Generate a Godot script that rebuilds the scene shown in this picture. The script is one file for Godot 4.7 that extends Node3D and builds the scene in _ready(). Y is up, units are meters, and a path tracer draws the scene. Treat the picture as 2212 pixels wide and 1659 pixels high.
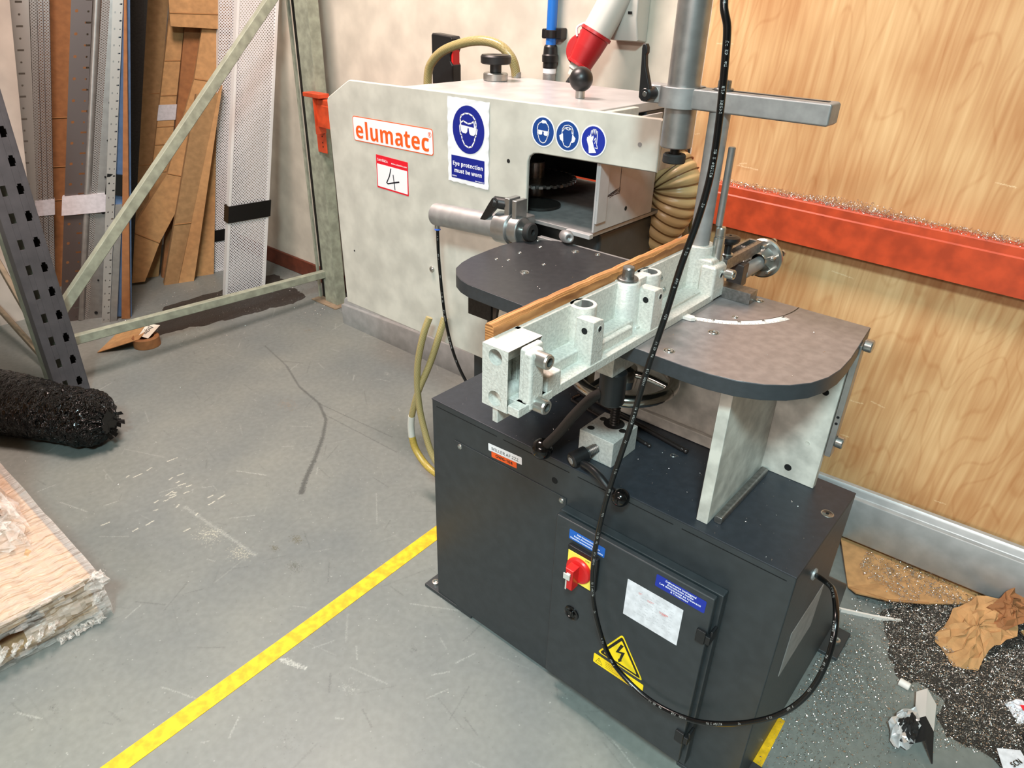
extends Node3D
# A workshop bay with an end-milling machine, racking, swarf and wrapped stock. Units are metres, y is up.
# x runs along the front of the machine's cabinet, z towards the person looking at it.

var M := {}
var names := {}
var rng := RandomNumberGenerator.new()
const TOP := 0.688      # top of the machine cabinet
const TABLE := 1.04     # top of the machine table
const PLATE := -0.39    # front face of the big guard plate

func _ready() -> void:
	rng.seed = 77
	# ---- camera
	var cam := Camera3D.new()
	cam.name = "camera"
	add_child(cam)
	cam.transform = Transform3D(Basis(Vector3(0.761118, 0.02711, -0.648046), Vector3(-0.33245, 0.87421, -0.353885), Vector3(0.556935, 0.484791, 0.67439)), Vector3(1.150358, 1.6, 1.072141))
	cam.fov = 57.0114
	cam.near = 0.02
	cam.far = 60.0
	cam.current = true
	# ---- air and exposure
	var we := WorldEnvironment.new()
	we.name = "environment"
	var env := Environment.new()
	env.background_mode = Environment.BG_COLOR
	env.background_color = Color(0.5, 0.52, 0.55)
	env.ambient_light_source = Environment.AMBIENT_SOURCE_DISABLED
	env.tonemap_mode = Environment.TONE_MAPPER_LINEAR
	env.tonemap_exposure = 1.0
	env.sdfgi_enabled = true
	env.ssao_enabled = true
	env.ssil_enabled = true
	we.environment = env
	add_child(we)
	# ---- lamps: a cool panel ahead of the machine, a warm one over the free floor
	lamp("light_panel", Vector3(1.7, 3.45, 2.1), Vector2(0.6, 0.6), Color(0.84, 0.98, 1.0), 20.0, "cool white square light panel under the workshop ceiling")
	lamp("light_panel", Vector3(-1.1, 3.45, 0.0), Vector2(1.2, 0.6), Color(1.0, 0.90, 0.86), 15.0, "warm white oblong light panel under the workshop ceiling")
	lamp("light_panel", Vector3(1.2, 3.45, 5.2), Vector2(2.4, 1.2), Color(1.0, 0.93, 0.90), 26.0, "large warm white light panel over the open workshop floor")
	make_materials()
	structure()
	machine()
	racking()
	stock()
	wall_services()
	floor_things()
	swarf()

func lamp(called: String, at: Vector3, size: Vector2, col: Color, energy: float, label: String) -> void:
	var aim := Basis(Vector3(1, 0, 0), Vector3(0, 0, -1), Vector3(0, 1, 0))
	var r := thing(called, label, "light", at)
	var s := st()
	box(s, Vector3(0, 0.06, 0), Vector3(size.x + 0.1, 0.1, size.y + 0.1), 0.01)
	part("housing", s, M.get("white_metal", plain(Color(0.85, 0.85, 0.85), 0.5)), r, false)
	s = st()
	box(s, Vector3(0, 0.005, 0), Vector3(size.x, 0.01, size.y), 0.002)
	var m := plain(Color(0.9, 0.9, 0.9), 0.6)
	m.emission_enabled = true
	m.emission = col
	m.emission_energy_multiplier = 6.0
	part("diffuser", s, m, r, false)
	var l := AreaLight3D.new()
	l.name = "lamp"
	l.transform = Transform3D(aim, at + Vector3(0, -0.02, 0))
	l.area_size = size
	l.light_color = col
	l.light_energy = energy
	l.shadow_enabled = true
	l.set("area_range", 30.0)
	add_child(l, true)

# ------------------------------------------------------------------ things and parts
func uname(n: String) -> String:
	if not names.has(n):
		names[n] = 0
		return n
	names[n] += 1
	return "%s_%03d" % [n, names[n]]

func tag(o: Node, label: String, category: String, group := "") -> void:
	o.set_meta("label", label)
	o.set_meta("category", category)
	if group:
		o.set_meta("group", group)

func thing(called: String, label: String, category: String, at: Vector3, group := "") -> Node3D:
	var o := Node3D.new()
	o.name = uname(called)
	add_child(o)
	o.position = at
	tag(o, label, category, group)
	return o

# a part under a thing; shapes are given in the room's axes unless local is asked for
func part(called: String, s: SurfaceTool, m: Material, parent: Node, room := true) -> MeshInstance3D:
	return part_mesh(called, s.commit(), m, parent, room)

func part_mesh(called: String, mesh: Mesh, m: Material, parent: Node, room := true) -> MeshInstance3D:
	var o := MeshInstance3D.new()
	o.name = called
	o.mesh = mesh
	if m:
		if mesh is ArrayMesh:
			mesh.surface_set_material(0, m)
		else:
			o.material_override = m
	parent.add_child(o, true)
	if room and parent.get_parent() == self:
		o.position = -parent.position
	return o

# one mesh that is a thing by itself
func single(called: String, s: SurfaceTool, m: Material, label: String, category: String, group := "") -> MeshInstance3D:
	var o := MeshInstance3D.new()
	o.name = uname(called)
	o.mesh = s.commit()
	o.mesh.surface_set_material(0, m)
	add_child(o)
	tag(o, label, category, group)
	return o

func struct(called: String, s: SurfaceTool, m: Material, label := "") -> MeshInstance3D:
	var o := MeshInstance3D.new()
	o.name = uname(called)
	o.mesh = s.commit()
	o.mesh.surface_set_material(0, m)
	add_child(o)
	o.set_meta("kind", "structure")
	if label:
		o.set_meta("label", label)
	return o

# ------------------------------------------------------------------ shapes
func st() -> SurfaceTool:
	var s := SurfaceTool.new()
	s.begin(Mesh.PRIMITIVE_TRIANGLES)
	return s

func vert(s: SurfaceTool, p: Vector3, n: Vector3, uv: Vector2) -> void:
	s.set_normal(n)
	s.set_uv(uv)
	s.add_vertex(p)

func tri(s: SurfaceTool, a: Vector3, b: Vector3, c: Vector3, na: Vector3, nb: Vector3, nc: Vector3, ua := Vector2(), ub := Vector2(), uc := Vector2()) -> void:
	if (b - a).cross(c - a).dot(na + nb + nc) > 0.0:
		vert(s, a, na, ua)
		vert(s, c, nc, uc)
		vert(s, b, nb, ub)
	else:
		vert(s, a, na, ua)
		vert(s, b, nb, ub)
		vert(s, c, nc, uc)

func quad(s: SurfaceTool, p: Array, n: Array, uv := [Vector2(0, 0), Vector2(1, 0), Vector2(1, 1), Vector2(0, 1)]) -> void:
	tri(s, p[0], p[1], p[2], n[0], n[1], n[2], uv[0], uv[1], uv[2])
	tri(s, p[0], p[2], p[3], n[0], n[2], n[3], uv[0], uv[2], uv[3])

# a flat quad whose normal faces roughly the way of out
func face(s: SurfaceTool, a: Vector3, b: Vector3, c: Vector3, d: Vector3, out: Vector3, uv := [Vector2(0, 0), Vector2(1, 0), Vector2(1, 1), Vector2(0, 1)]) -> void:
	var n := (c - a).cross(d - b).normalized()
	if n.dot(out) < 0.0:
		n = -n
	quad(s, [a, b, c, d], [n, n, n, n], uv)

# a box with chamfered, softly shaded edges
func box(s: SurfaceTool, c: Vector3, size: Vector3, b := 0.002, turn := Basis()) -> void:
	var h := size * 0.5
	b = minf(b, minf(h.x, minf(h.y, h.z)) * 0.6)
	var P := func(sx, sy, sz, k) -> Vector3:
		var v := Vector3(sx * (h.x - (0.0 if k == 0 else b)), sy * (h.y - (0.0 if k == 1 else b)), sz * (h.z - (0.0 if k == 2 else b)))
		return c + turn * v
	var N := func(sx, sy, sz, k) -> Vector3:
		return (turn * Vector3(sx if k == 0 else 0, sy if k == 1 else 0, sz if k == 2 else 0)).normalized()
	for d in [-1, 1]:
		var n0: Vector3 = N.call(d, d, d, 0)
		var n1: Vector3 = N.call(d, d, d, 1)
		var n2: Vector3 = N.call(d, d, d, 2)
		quad(s, [P.call(d, -1, -1, 0), P.call(d, 1, -1, 0), P.call(d, 1, 1, 0), P.call(d, -1, 1, 0)], [n0, n0, n0, n0])
		quad(s, [P.call(-1, d, -1, 1), P.call(1, d, -1, 1), P.call(1, d, 1, 1), P.call(-1, d, 1, 1)], [n1, n1, n1, n1])
		quad(s, [P.call(-1, -1, d, 2), P.call(1, -1, d, 2), P.call(1, 1, d, 2), P.call(-1, 1, d, 2)], [n2, n2, n2, n2])
		for e in [-1, 1]:
			var nx: Vector3 = N.call(d, e, 1, 0)
			var ny: Vector3 = N.call(d, e, 1, 1)
			quad(s, [P.call(d, e, -1, 0), P.call(d, e, 1, 0), P.call(d, e, 1, 1), P.call(d, e, -1, 1)], [nx, nx, ny, ny])
			var nz: Vector3 = N.call(d, 1, e, 2)
			quad(s, [P.call(d, -1, e, 0), P.call(d, 1, e, 0), P.call(d, 1, e, 2), P.call(d, -1, e, 2)], [nx, nx, nz, nz])
			var my: Vector3 = N.call(1, d, e, 1)
			quad(s, [P.call(-1, d, e, 1), P.call(1, d, e, 1), P.call(1, d, e, 2), P.call(-1, d, e, 2)], [my, my, nz, nz])
			for f in [-1, 1]:
				tri(s, P.call(d, e, f, 0), P.call(d, e, f, 1), P.call(d, e, f, 2), N.call(d, e, f, 0), N.call(d, e, f, 1), N.call(d, e, f, 2))

# box between two corners
func bx(s: SurfaceTool, lo: Vector3, hi: Vector3, b := 0.002) -> void:
	box(s, (lo + hi) * 0.5, (hi - lo).abs(), b)

func frame_of(dir: Vector3) -> Basis:
	var y := dir.normalized()
	var x := y.cross(Vector3(0, 0, 1) if absf(y.z) < 0.9 else Vector3(1, 0, 0)).normalized()
	return Basis(x, y, x.cross(y))

# turned shape: profile of (radius, height along dir)
func lathe(s: SurfaceTool, at: Vector3, dir: Vector3, prof: Array, seg := 24, soft := false) -> void:
	var B := frame_of(dir)
	var ns := []
	for i in prof.size() - 1:
		var d: Vector2 = prof[i + 1] - prof[i]
		ns.append(Vector2(d.y, -d.x).normalized())
	var run := 0.0
	for i in prof.size() - 1:
		var p: Vector2 = prof[i]
		var q: Vector2 = prof[i + 1]
		var np: Vector2 = ns[i]
		var nq: Vector2 = ns[i]
		if soft:
			if i > 0:
				np = (ns[i] + ns[i - 1]).normalized()
			if i < ns.size() - 1:
				nq = (ns[i] + ns[i + 1]).normalized()
		for k in seg:
			var a0 := TAU * k / seg
			var a1 := TAU * (k + 1) / seg
			var e0 := B.x * cos(a0) + B.z * sin(a0)
			var e1 := B.x * cos(a1) + B.z * sin(a1)
			var u0 := float(k) / seg
			var u1 := float(k + 1) / seg
			var v1: float = run + p.distance_to(q)
			quad(s, [at + e0 * p.x + B.y * p.y, at + e1 * p.x + B.y * p.y, at + e1 * q.x + B.y * q.y, at + e0 * q.x + B.y * q.y],
				[e0 * np.x + B.y * np.y, e1 * np.x + B.y * np.y, e1 * nq.x + B.y * nq.y, e0 * nq.x + B.y * nq.y],
				[Vector2(u0, run), Vector2(u1, run), Vector2(u1, v1), Vector2(u0, v1)])
		run += p.distance_to(q)

func cyl(s: SurfaceTool, a: Vector3, b: Vector3, r: float, seg := 24, ch := 0.0015) -> void:
	var L := a.distance_to(b)
	ch = minf(ch, minf(r, L) * 0.3)
	lathe(s, a, b - a, [Vector2(0, 0), Vector2(r - ch, 0), Vector2(r, ch), Vector2(r, L - ch), Vector2(r - ch, L), Vector2(0, L)], seg)

func pipe(s: SurfaceTool, a: Vector3, b: Vector3, r: float, ri: float, seg := 24) -> void:
	var L := a.distance_to(b)
	lathe(s, a, b - a, [Vector2(ri, 0), Vector2(r, 0), Vector2(r, L - 0.001), Vector2(r - 0.001, L), Vector2(ri, L), Vector2(ri, 0)], seg)

func ball(s: SurfaceTool, c: Vector3, r: float, seg := 24) -> void:
	var prof := []
	for i in 15:
		var a := PI * i / 14
		prof.append(Vector2(r * sin(a), -r * cos(a)))
	lathe(s, c, Vector3.UP, prof, seg, true)

func capscrew(s: SurfaceTool, at: Vector3, dir: Vector3, r: float, h: float) -> void:
	lathe(s, at, dir, [Vector2(r, 0), Vector2(r, h * 0.88), Vector2(r * 0.9, h), Vector2(r * 0.58, h)], 20)
	lathe(s, at, dir, [Vector2(r * 0.58, h), Vector2(r * 0.52, h * 0.45), Vector2(0, h * 0.4)], 6)

func hexbolt(s: SurfaceTool, at: Vector3, dir: Vector3, r: float, h: float) -> void:
	lathe(s, at, dir, [Vector2(r, 0), Vector2(r, h * 0.85), Vector2(r * 0.85, h), Vector2(0, h)], 6)

func curve(pts: Array, n := 8) -> PackedVector3Array:
	var out := PackedVector3Array()
	for i in pts.size() - 1:
		var p0: Vector3 = pts[maxi(i - 1, 0)]
		var p1: Vector3 = pts[i]
		var p2: Vector3 = pts[i + 1]
		var p3: Vector3 = pts[mini(i + 2, pts.size() - 1)]
		for k in n:
			out.append(p1.cubic_interpolate(p2, p0, p3, float(k) / n))
	out.append(pts[pts.size() - 1])
	return out

# swept round tube; rad may vary along the run
func tube(s: SurfaceTool, pts: PackedVector3Array, r: float, seg := 12, rad := PackedFloat32Array()) -> void:
	var n := pts.size()
	var T := []
	for i in n:
		T.append((pts[mini(i + 1, n - 1)] - pts[maxi(i - 1, 0)]).normalized())
	var B := frame_of(T[0])
	var x := B.x
	var rings := []
	var run := 0.0
	for i in n:
		var t: Vector3 = T[i]
		x = (x - t * x.dot(t)).normalized()
		var z := x.cross(t)
		if i > 0:
			run += pts[i].distance_to(pts[i - 1])
		var rr: float = rad[i] if rad.size() else r
		var slope := 0.0
		if rad.size():
			var a := maxi(i - 1, 0)
			var b := mini(i + 1, n - 1)
			slope = (rad[b] - rad[a]) / maxf(pts[a].distance_to(pts[b]), 1e-5)
		var ring := []
		for k in seg + 1:
			var e: Vector3 = x * cos(TAU * k / seg) + z * sin(TAU * k / seg)
			ring.append([pts[i] + e * rr, (e - t * slope).normalized(), Vector2(float(k) / seg, run)])
		rings.append(ring)
	for i in n - 1:
		for k in seg:
			var a: Array = rings[i][k]
			var b: Array = rings[i][k + 1]
			var c: Array = rings[i + 1][k + 1]
			var d: Array = rings[i + 1][k]
			quad(s, [a[0], b[0], c[0], d[0]], [a[1], b[1], c[1], d[1]], [a[2], b[2], c[2], d[2]])
	for e in [0, n - 1]:
		var out: Vector3 = -T[0] if e == 0 else T[n - 1]
		for k in seg:
			tri(s, pts[e], rings[e][k][0], rings[e][k + 1][0], out, out, out)

# outline swept along local z from 0 to d, edges chamfered by b
func prism(s: SurfaceTool, poly: PackedVector2Array, xf: Transform3D, d: float, b := 0.0, soft := 35.0) -> void:
	var n := poly.size()
	var area := 0.0
	for i in n:
		area += poly[i].cross(poly[(i + 1) % n])
	if area < 0.0:
		poly.reverse()
	var nor := []
	for i in n:
		var e := (poly[(i + 1) % n] - poly[i]).normalized()
		nor.append(Vector2(e.y, -e.x))
	var inner := PackedVector2Array()
	for i in n:
		var n0: Vector2 = nor[(i + n - 1) % n]
		var n1: Vector2 = nor[i]
		inner.append(poly[i] - (n0 + n1) / maxf(1.0 + n0.dot(n1), 0.3) * b)
	var idx := Geometry2D.triangulate_polygon(inner)
	for side in [0, 1]:
		var z: float = d * side
		var nn: Vector3 = (xf.basis * Vector3(0, 0, 1 if side else -1)).normalized()
		for k in range(0, idx.size(), 3):
			var a := inner[idx[k]]
			var c := inner[idx[k + 1]]
			var e := inner[idx[k + 2]]
			tri(s, xf * Vector3(a.x, a.y, z), xf * Vector3(c.x, c.y, z), xf * Vector3(e.x, e.y, z), nn, nn, nn, a, c, e)
	var lim := cos(deg_to_rad(soft))
	for i in n:
		var j := (i + 1) % n
		var n1: Vector2 = nor[i]
		var na: Vector2 = n1
		var nb: Vector2 = n1
		if nor[(i + n - 1) % n].dot(n1) > lim:
			na = (n1 + nor[(i + n - 1) % n]).normalized()
		if nor[j].dot(n1) > lim:
			nb = (n1 + nor[j]).normalized()
		var A := (xf.basis * Vector3(na.x, na.y, 0)).normalized()
		var B := (xf.basis * Vector3(nb.x, nb.y, 0)).normalized()
		quad(s, [xf * Vector3(poly[i].x, poly[i].y, b), xf * Vector3(poly[j].x, poly[j].y, b), xf * Vector3(poly[j].x, poly[j].y, d - b), xf * Vector3(poly[i].x, poly[i].y, d - b)], [A, B, B, A])
		if b > 0.0:
			for side in [0, 1]:
				var zz := b if side == 0 else d - b
				var ze := 0.0 if side == 0 else d
				var nn: Vector3 = (xf.basis * Vector3(0, 0, 1 if side else -1)).normalized()
				quad(s, [xf * Vector3(poly[i].x, poly[i].y, zz), xf * Vector3(poly[j].x, poly[j].y, zz), xf * Vector3(inner[j].x, inner[j].y, ze), xf * Vector3(inner[i].x, inner[i].y, ze)], [A, B, nn, nn])

func rrect(w: float, h: float, r: float, seg := 5) -> PackedVector2Array:
	var out := PackedVector2Array()
	for q in 4:
		var c := Vector2((w * 0.5 - r) * (1 if q in [0, 3] else -1), (h * 0.5 - r) * (1 if q < 2 else -1))
		for k in seg + 1:
			out.append(c + Vector2.from_angle(PI * 0.5 * (q + float(k) / seg)) * r)
	return out

func disc2(r: float, seg := 28, sx := 1.0) -> PackedVector2Array:
	var out := PackedVector2Array()
	for k in seg:
		out.append(Vector2(cos(TAU * k / seg) * r * sx, sin(TAU * k / seg) * r))
	return out

func P2(a: Array) -> PackedVector2Array:
	var out := PackedVector2Array()
	for i in range(0, a.size(), 2):
		out.append(Vector2(a[i], a[i + 1]))
	return out

# a flat face in local x,y with a round hole bored h deep
func holed(s: SurfaceTool, xf: Transform3D, lo: Vector2, hi: Vector2, c: Vector2, r: float, h: float, seg := 24) -> void:
	var angs := []
	for k in seg:
		angs.append(TAU * k / seg)
	for q in [lo, Vector2(hi.x, lo.y), hi, Vector2(lo.x, hi.y)]:
		angs.append(fposmod((q - c).angle(), TAU))
	angs.sort()
	var nz := (xf.basis * Vector3(0, 0, 1)).normalized()
	for k in angs.size():
		var a: float = angs[k]
		var b: float = angs[(k + 1) % angs.size()]
		var p := []
		for t in [a, b]:
			var dd := Vector2.from_angle(t)
			var m := 1e9
			if absf(dd.x) > 1e-6:
				m = minf(m, ((hi.x if dd.x > 0 else lo.x) - c.x) / dd.x)
			if absf(dd.y) > 1e-6:
				m = minf(m, ((hi.y if dd.y > 0 else lo.y) - c.y) / dd.y)
			var i := c + dd * r
			var o := c + dd * m
			p.append([xf * Vector3(i.x, i.y, 0), xf * Vector3(o.x, o.y, 0), xf * Vector3(i.x, i.y, -h), (xf.basis * Vector3(-dd.x, -dd.y, 0)).normalized()])
		quad(s, [p[0][0], p[0][1], p[1][1], p[1][0]], [nz, nz, nz, nz])
		quad(s, [p[0][0], p[0][2], p[1][2], p[1][0]], [p[0][3], p[0][3], p[1][3], p[1][3]])
		var e := xf * Vector3(c.x, c.y, -h)
		tri(s, e, p[0][2], p[1][2], nz, nz, nz)

# raised lettering; h is the height of a capital, w the width it is set to (0 leaves it)
func text(parent: Node, what: String, h: float, xf: Transform3D, m: Material, w := 0.0, bold := true, called := "lettering", face_name := "Droid Sans") -> MeshInstance3D:
	var t := TextMesh.new()
	var f := SystemFont.new()
	f.font_names = PackedStringArray([face_name])
	f.font_weight = 700 if bold else 400
	t.font = f
	t.text = what
	t.font_size = 48
	t.pixel_size = h / (48 * 0.714)
	t.depth = 0.0004
	t.curve_step = 2.0
	var o := MeshInstance3D.new()
	o.name = called
	o.mesh = t
	o.material_override = m
	parent.add_child(o, true)
	if w > 0.0:
		var k := w / maxf(t.get_aabb().size.x, 1e-4)
		xf = xf * Transform3D(Basis.from_scale(Vector3(k, 1, 1)), Vector3())
	if parent.get_parent() == self:
		xf.origin -= parent.position
	o.transform = xf
	return o

func at(x: float, y: float, z: float, roll := 0.0) -> Transform3D:
	return Transform3D(Basis(Vector3(0, 0, 1), roll), Vector3(x, y, z))

# ------------------------------------------------------------------ materials
func plain(c: Color, rough: float, metal := 0.0) -> StandardMaterial3D:
	var m := StandardMaterial3D.new()
	m.albedo_color = c
	m.roughness = rough
	m.metallic = metal
	return m

func grey_noise(freq: float, oct: int, lo: float, hi: float, sd: int, size := 512, gain := 1.6) -> Image:
	var f := FastNoiseLite.new()
	f.seed = sd
	f.noise_type = FastNoiseLite.TYPE_SIMPLEX_SMOOTH
	f.frequency = freq
	f.fractal_octaves = oct
	var im := f.get_seamless_image(size, size)
	var b := im.get_data()
	for i in b.size():
		var v := clampf((b[i] / 255.0 - 0.5) * gain + 0.5, 0.0, 1.0)
		b[i] = int(255.0 * lerpf(lo, hi, v))
	return Image.create_from_data(size, size, false, Image.FORMAT_L8, b)

func dab(im: Image, x: int, y: int, c: Color, a: float) -> void:
	if x >= 0 and y >= 0 and x < im.get_width() and y < im.get_height():
		im.set_pixel(x, y, im.get_pixel(x, y).lerp(c, a))

func stroke(im: Image, a: Vector2, b: Vector2, w: float, c: Color, al: float, rough := 0.4) -> void:
	var n := int(a.distance_to(b) * 1.3) + 1
	var side := (b - a).orthogonal().normalized()
	for i in n:
		var p := a.lerp(b, float(i) / n)
		var ww := maxf(w * rng.randf_range(1.0 - rough, 1.0 + rough), 0.6)
		for k in int(ceil(ww)):
			var q := p + side * (k - ww * 0.5)
			dab(im, int(q.x), int(q.y), c, al * rng.randf_range(1.0 - rough, 1.0))

func blot(im: Image, c0: Vector2, r: float, c: Color, al: float, n: int) -> void:
	for i in n:
		var p := c0 + Vector2(rng.randfn(), rng.randfn() * 0.7) * r * 0.5
		dab(im, int(p.x), int(p.y), c, al * rng.randf_range(0.4, 1.0))

func tex(im: Image) -> ImageTexture:
	return ImageTexture.create_from_image(im)

# a coloured surface with mottling, seen in the thing's own axes
func mk(key: String, c: Color, rough: float, metal := 0.0, t: Texture2D = null, scale := 2.0, bump: Texture2D = null, bump_cm := 0.02) -> StandardMaterial3D:
	var m := plain(c, rough, metal)
	m.resource_name = key
	if t:
		m.albedo_texture = t
	if bump:
		m.heightmap_enabled = true
		m.heightmap_texture = bump
		m.heightmap_scale = bump_cm
	if t or bump:
		m.uv1_triplanar = true
		m.uv1_scale = Vector3.ONE * scale
	M[key] = m
	return m

func make_materials() -> void:
	var mot := tex(grey_noise(0.012, 4, 0.90, 1.0, 3))
	var dirt := tex(grey_noise(0.02, 5, 0.84, 1.0, 9, 512, 1.8))
	var fine := tex(grey_noise(0.16, 2, 0.0, 1.0, 5, 256))
	var spk := grey_noise(0.05, 3, 0.9, 1.0, 12)
	spk.convert(Image.FORMAT_RGB8)
	for i in 900:
		var p := Vector2(rng.randi() % 512, rng.randi() % 512)
		blot(spk, p, rng.randf_range(0.5, 2.2), Color(0.42, 0.38, 0.34), 0.5, 5)
	for i in 60:
		var p := Vector2(rng.randi() % 512, rng.randi() % 512)
		stroke(spk, p, p + Vector2.from_angle(rng.randf() * TAU) * rng.randf_range(6, 30), 1.0, Color(0.5, 0.46, 0.42), 0.35)
	var speckle := tex(spk)
	var scr := grey_noise(0.03, 3, 0.86, 0.95, 15)
	scr.convert(Image.FORMAT_RGB8)
	for i in 70:
		var p := Vector2(rng.randi() % 512, rng.randi() % 512)
		stroke(scr, p, p + Vector2.from_angle(rng.randf() * TAU) * rng.randf_range(4, 26), 1.0, Color(1, 1, 1), 0.5)
	for i in 260:
		var p := Vector2(rng.randi() % 512, rng.randi() % 512)
		dab(scr, int(p.x), int(p.y), Color(1, 1, 1), 0.7)
	var scratched := tex(scr)
	mk("beige", Color(0.80, 0.79, 0.745), 0.48, 0.0, mot, 1.3, fine, 0.004)
	mk("beige_dirty", Color(0.80, 0.785, 0.745), 0.5, 0.0, dirt, 1.6)
	mk("lid", Color(0.72, 0.705, 0.70), 0.3, 0.0, mot, 1.3)
	mk("dark_paint", Color(0.215, 0.232, 0.242), 0.42, 0.0, scratched, 1.5, fine, 0.006)
	mk("dark_top", Color(0.20, 0.215, 0.24), 0.4, 0.0, scratched, 2.5, fine, 0.006)
	mk("cast", Color(0.86, 0.845, 0.81), 0.5, 0.25, speckle, 5.0, fine, 0.03)
	mk("milled", Color(0.84, 0.83, 0.80), 0.45, 0.3, speckle, 4.0)
	mk("alu", Color(0.68, 0.68, 0.675), 0.36, 0.85, mot, 4.0)
	mk("alu_soft", Color(0.66, 0.655, 0.65), 0.5, 0.6, mot, 4.0)
	mk("steel", Color(0.60, 0.595, 0.585), 0.34, 0.9, dirt, 8.0)
	mk("zinc", Color(0.74, 0.74, 0.72), 0.28, 0.9, mot, 6.0)
	mk("chrome", Color(0.75, 0.73, 0.70), 0.16, 1.0)
	mk("dark_steel", Color(0.20, 0.19, 0.18), 0.45, 0.6, dirt, 8.0)
	mk("key_steel", Color(0.30, 0.28, 0.275), 0.35, 0.8)
	mk("plastic", Color(0.10, 0.10, 0.105), 0.38, 0.0, mot, 8.0)
	mk("gloss_black", Color(0.045, 0.043, 0.043), 0.12)
	mk("rubber", Color(0.115, 0.113, 0.11), 0.75)
	mk("dusty_black", Color(0.16, 0.145, 0.13), 0.8, 0.0, dirt, 30.0, fine, 0.02)
	mk("hole", Color(0.02, 0.02, 0.02), 0.9)
	mk("table_dark", Color(0.265, 0.262, 0.268), 0.36, 0.35, scratched, 3.0)
	mk("table_light", Color(0.60, 0.575, 0.575), 0.34, 0.55, mot, 5.0)
	mk("table_edge", Color(0.235, 0.25, 0.265), 0.4, 0.1, scratched, 4.0)
	mk("orange", Color(0.80, 0.30, 0.155), 0.48, 0.0, dirt, 1.2, fine, 0.004)
	mk("zinc_sheet", Color(0.70, 0.715, 0.715), 0.4, 0.45, mot, 2.0)
	mk("galv", Color(0.66, 0.65, 0.635), 0.38, 0.75, mot, 3.0)
	mk("galv_dark", Color(0.40, 0.37, 0.36), 0.4, 0.7, dirt, 3.0)
	mk("rack_green", Color(0.60, 0.625, 0.555), 0.6, 0.0, dirt, 1.5)
	mk("rack_dark", Color(0.335, 0.33, 0.345), 0.5, 0.15, mot, 2.0)
	mk("rack_rust", Color(0.57, 0.50, 0.41), 0.7, 0.0, dirt, 2.0)
	mk("white_metal", Color(0.86, 0.86, 0.85), 0.5)
	mk("cream", Color(0.82, 0.80, 0.74), 0.85, 0.0, mot, 0.7)
	mk("grey_wall", Color(0.72, 0.69, 0.65), 0.9, 0.0, mot, 0.6)
	mk("ceiling", Color(0.78, 0.78, 0.77), 0.95)
	mk("skirting", Color(0.42, 0.21, 0.14), 0.5, 0.0, dirt, 1.5)
	mk("white_print", Color(0.93, 0.93, 0.94), 0.45)
	mk("paper", Color(0.90, 0.90, 0.92), 0.6, 0.0, mot, 6.0)
	mk("blue_print", Color(0.03, 0.12, 0.52), 0.4)
	mk("blue_sign", Color(0.05, 0.25, 0.53), 0.4)
	mk("blue_label", Color(0.09, 0.38, 0.74), 0.4)
	mk("blue_deep", Color(0.09, 0.18, 0.60), 0.4)
	mk("orange_print", Color(0.95, 0.36, 0.10), 0.4)
	mk("red_print", Color(0.88, 0.08, 0.17), 0.4)
	mk("ink", Color(0.05, 0.05, 0.12), 0.5)
	mk("black_print", Color(0.09, 0.085, 0.06), 0.5)
	mk("yellow_print", Color(1.0, 0.86, 0.06), 0.42)
	mk("yellow_plate", Color(0.97, 0.90, 0.35), 0.42)
	mk("red_plastic", Color(0.78, 0.12, 0.12), 0.32)
	mk("red_cee", Color(0.68, 0.11, 0.13), 0.4)
	mk("grey_plastic", Color(0.78, 0.78, 0.75), 0.4)
	mk("blue_pipe", Color(0.12, 0.43, 0.78), 0.35)
	mk("blue_tip", Color(0.25, 0.42, 0.8), 0.4)
	mk("tape_yellow", Color(0.95, 0.745, 0.10), 0.6, 0.0, dirt, 3.0)
	mk("hair", Color(0.86, 0.83, 0.80), 0.5)
	mk("foil", Color(0.86, 0.86, 0.86), 0.35, 0.6)
	mk("soot", Color(0.10, 0.09, 0.085), 0.8, 0.0, dirt, 20.0)
	mk("tape_white", Color(0.78, 0.765, 0.78), 0.35, 0.0, mot, 6.0)
	mk("tape_black", Color(0.04, 0.04, 0.042), 0.3)
	mk("film_blue", Color(0.36, 0.47, 0.62), 0.3, 0.3, mot, 3.0)
	mk("carton_edge", Color(0.60, 0.43, 0.26), 0.85)
	mk("label_paper", Color(0.88, 0.86, 0.80), 0.7)
	# cardboard: faint flutes
	var cb := grey_noise(0.02, 4, 0.86, 1.0, 21)
	cb.convert(Image.FORMAT_RGB8)
	for y in range(0, 512, 4):
		for x in 512:
			dab(cb, x, y, Color(0.82, 0.80, 0.78), 0.28)
	mk("carton", Color(0.74, 0.565, 0.37), 0.82, 0.0, tex(cb), 2.2)
	mk("carton_brown", Color(0.60, 0.40, 0.235), 0.82, 0.0, tex(cb), 2.2)
	mk("carton_dull", Color(0.64, 0.505, 0.34), 0.85, 0.0, tex(cb), 2.2)
	# wood with grain along z
	var wd := Image.create(256, 256, false, Image.FORMAT_RGB8)
	var f := FastNoiseLite.new()
	f.seed = 4
	f.frequency = 0.02
	for y in 256:
		for x in 256:
			var g := f.get_noise_2d(x * 0.5, y * 7.0) + 0.5 * f.get_noise_2d(x * 1.2 + 90.0, y * 17.0)
			var c := Color(0.80, 0.56, 0.34).lerp(Color(0.50, 0.30, 0.14), clampf(0.45 + g, 0.0, 1.0))
			wd.set_pixel(x, y, c)
	var wm := plain(Color(1, 1, 1), 0.65)
	wm.albedo_texture = tex(wd)
	wm.heightmap_enabled = true
	wm.heightmap_texture = tex(wd)
	wm.heightmap_scale = 0.08
	M.wood = wm
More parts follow.
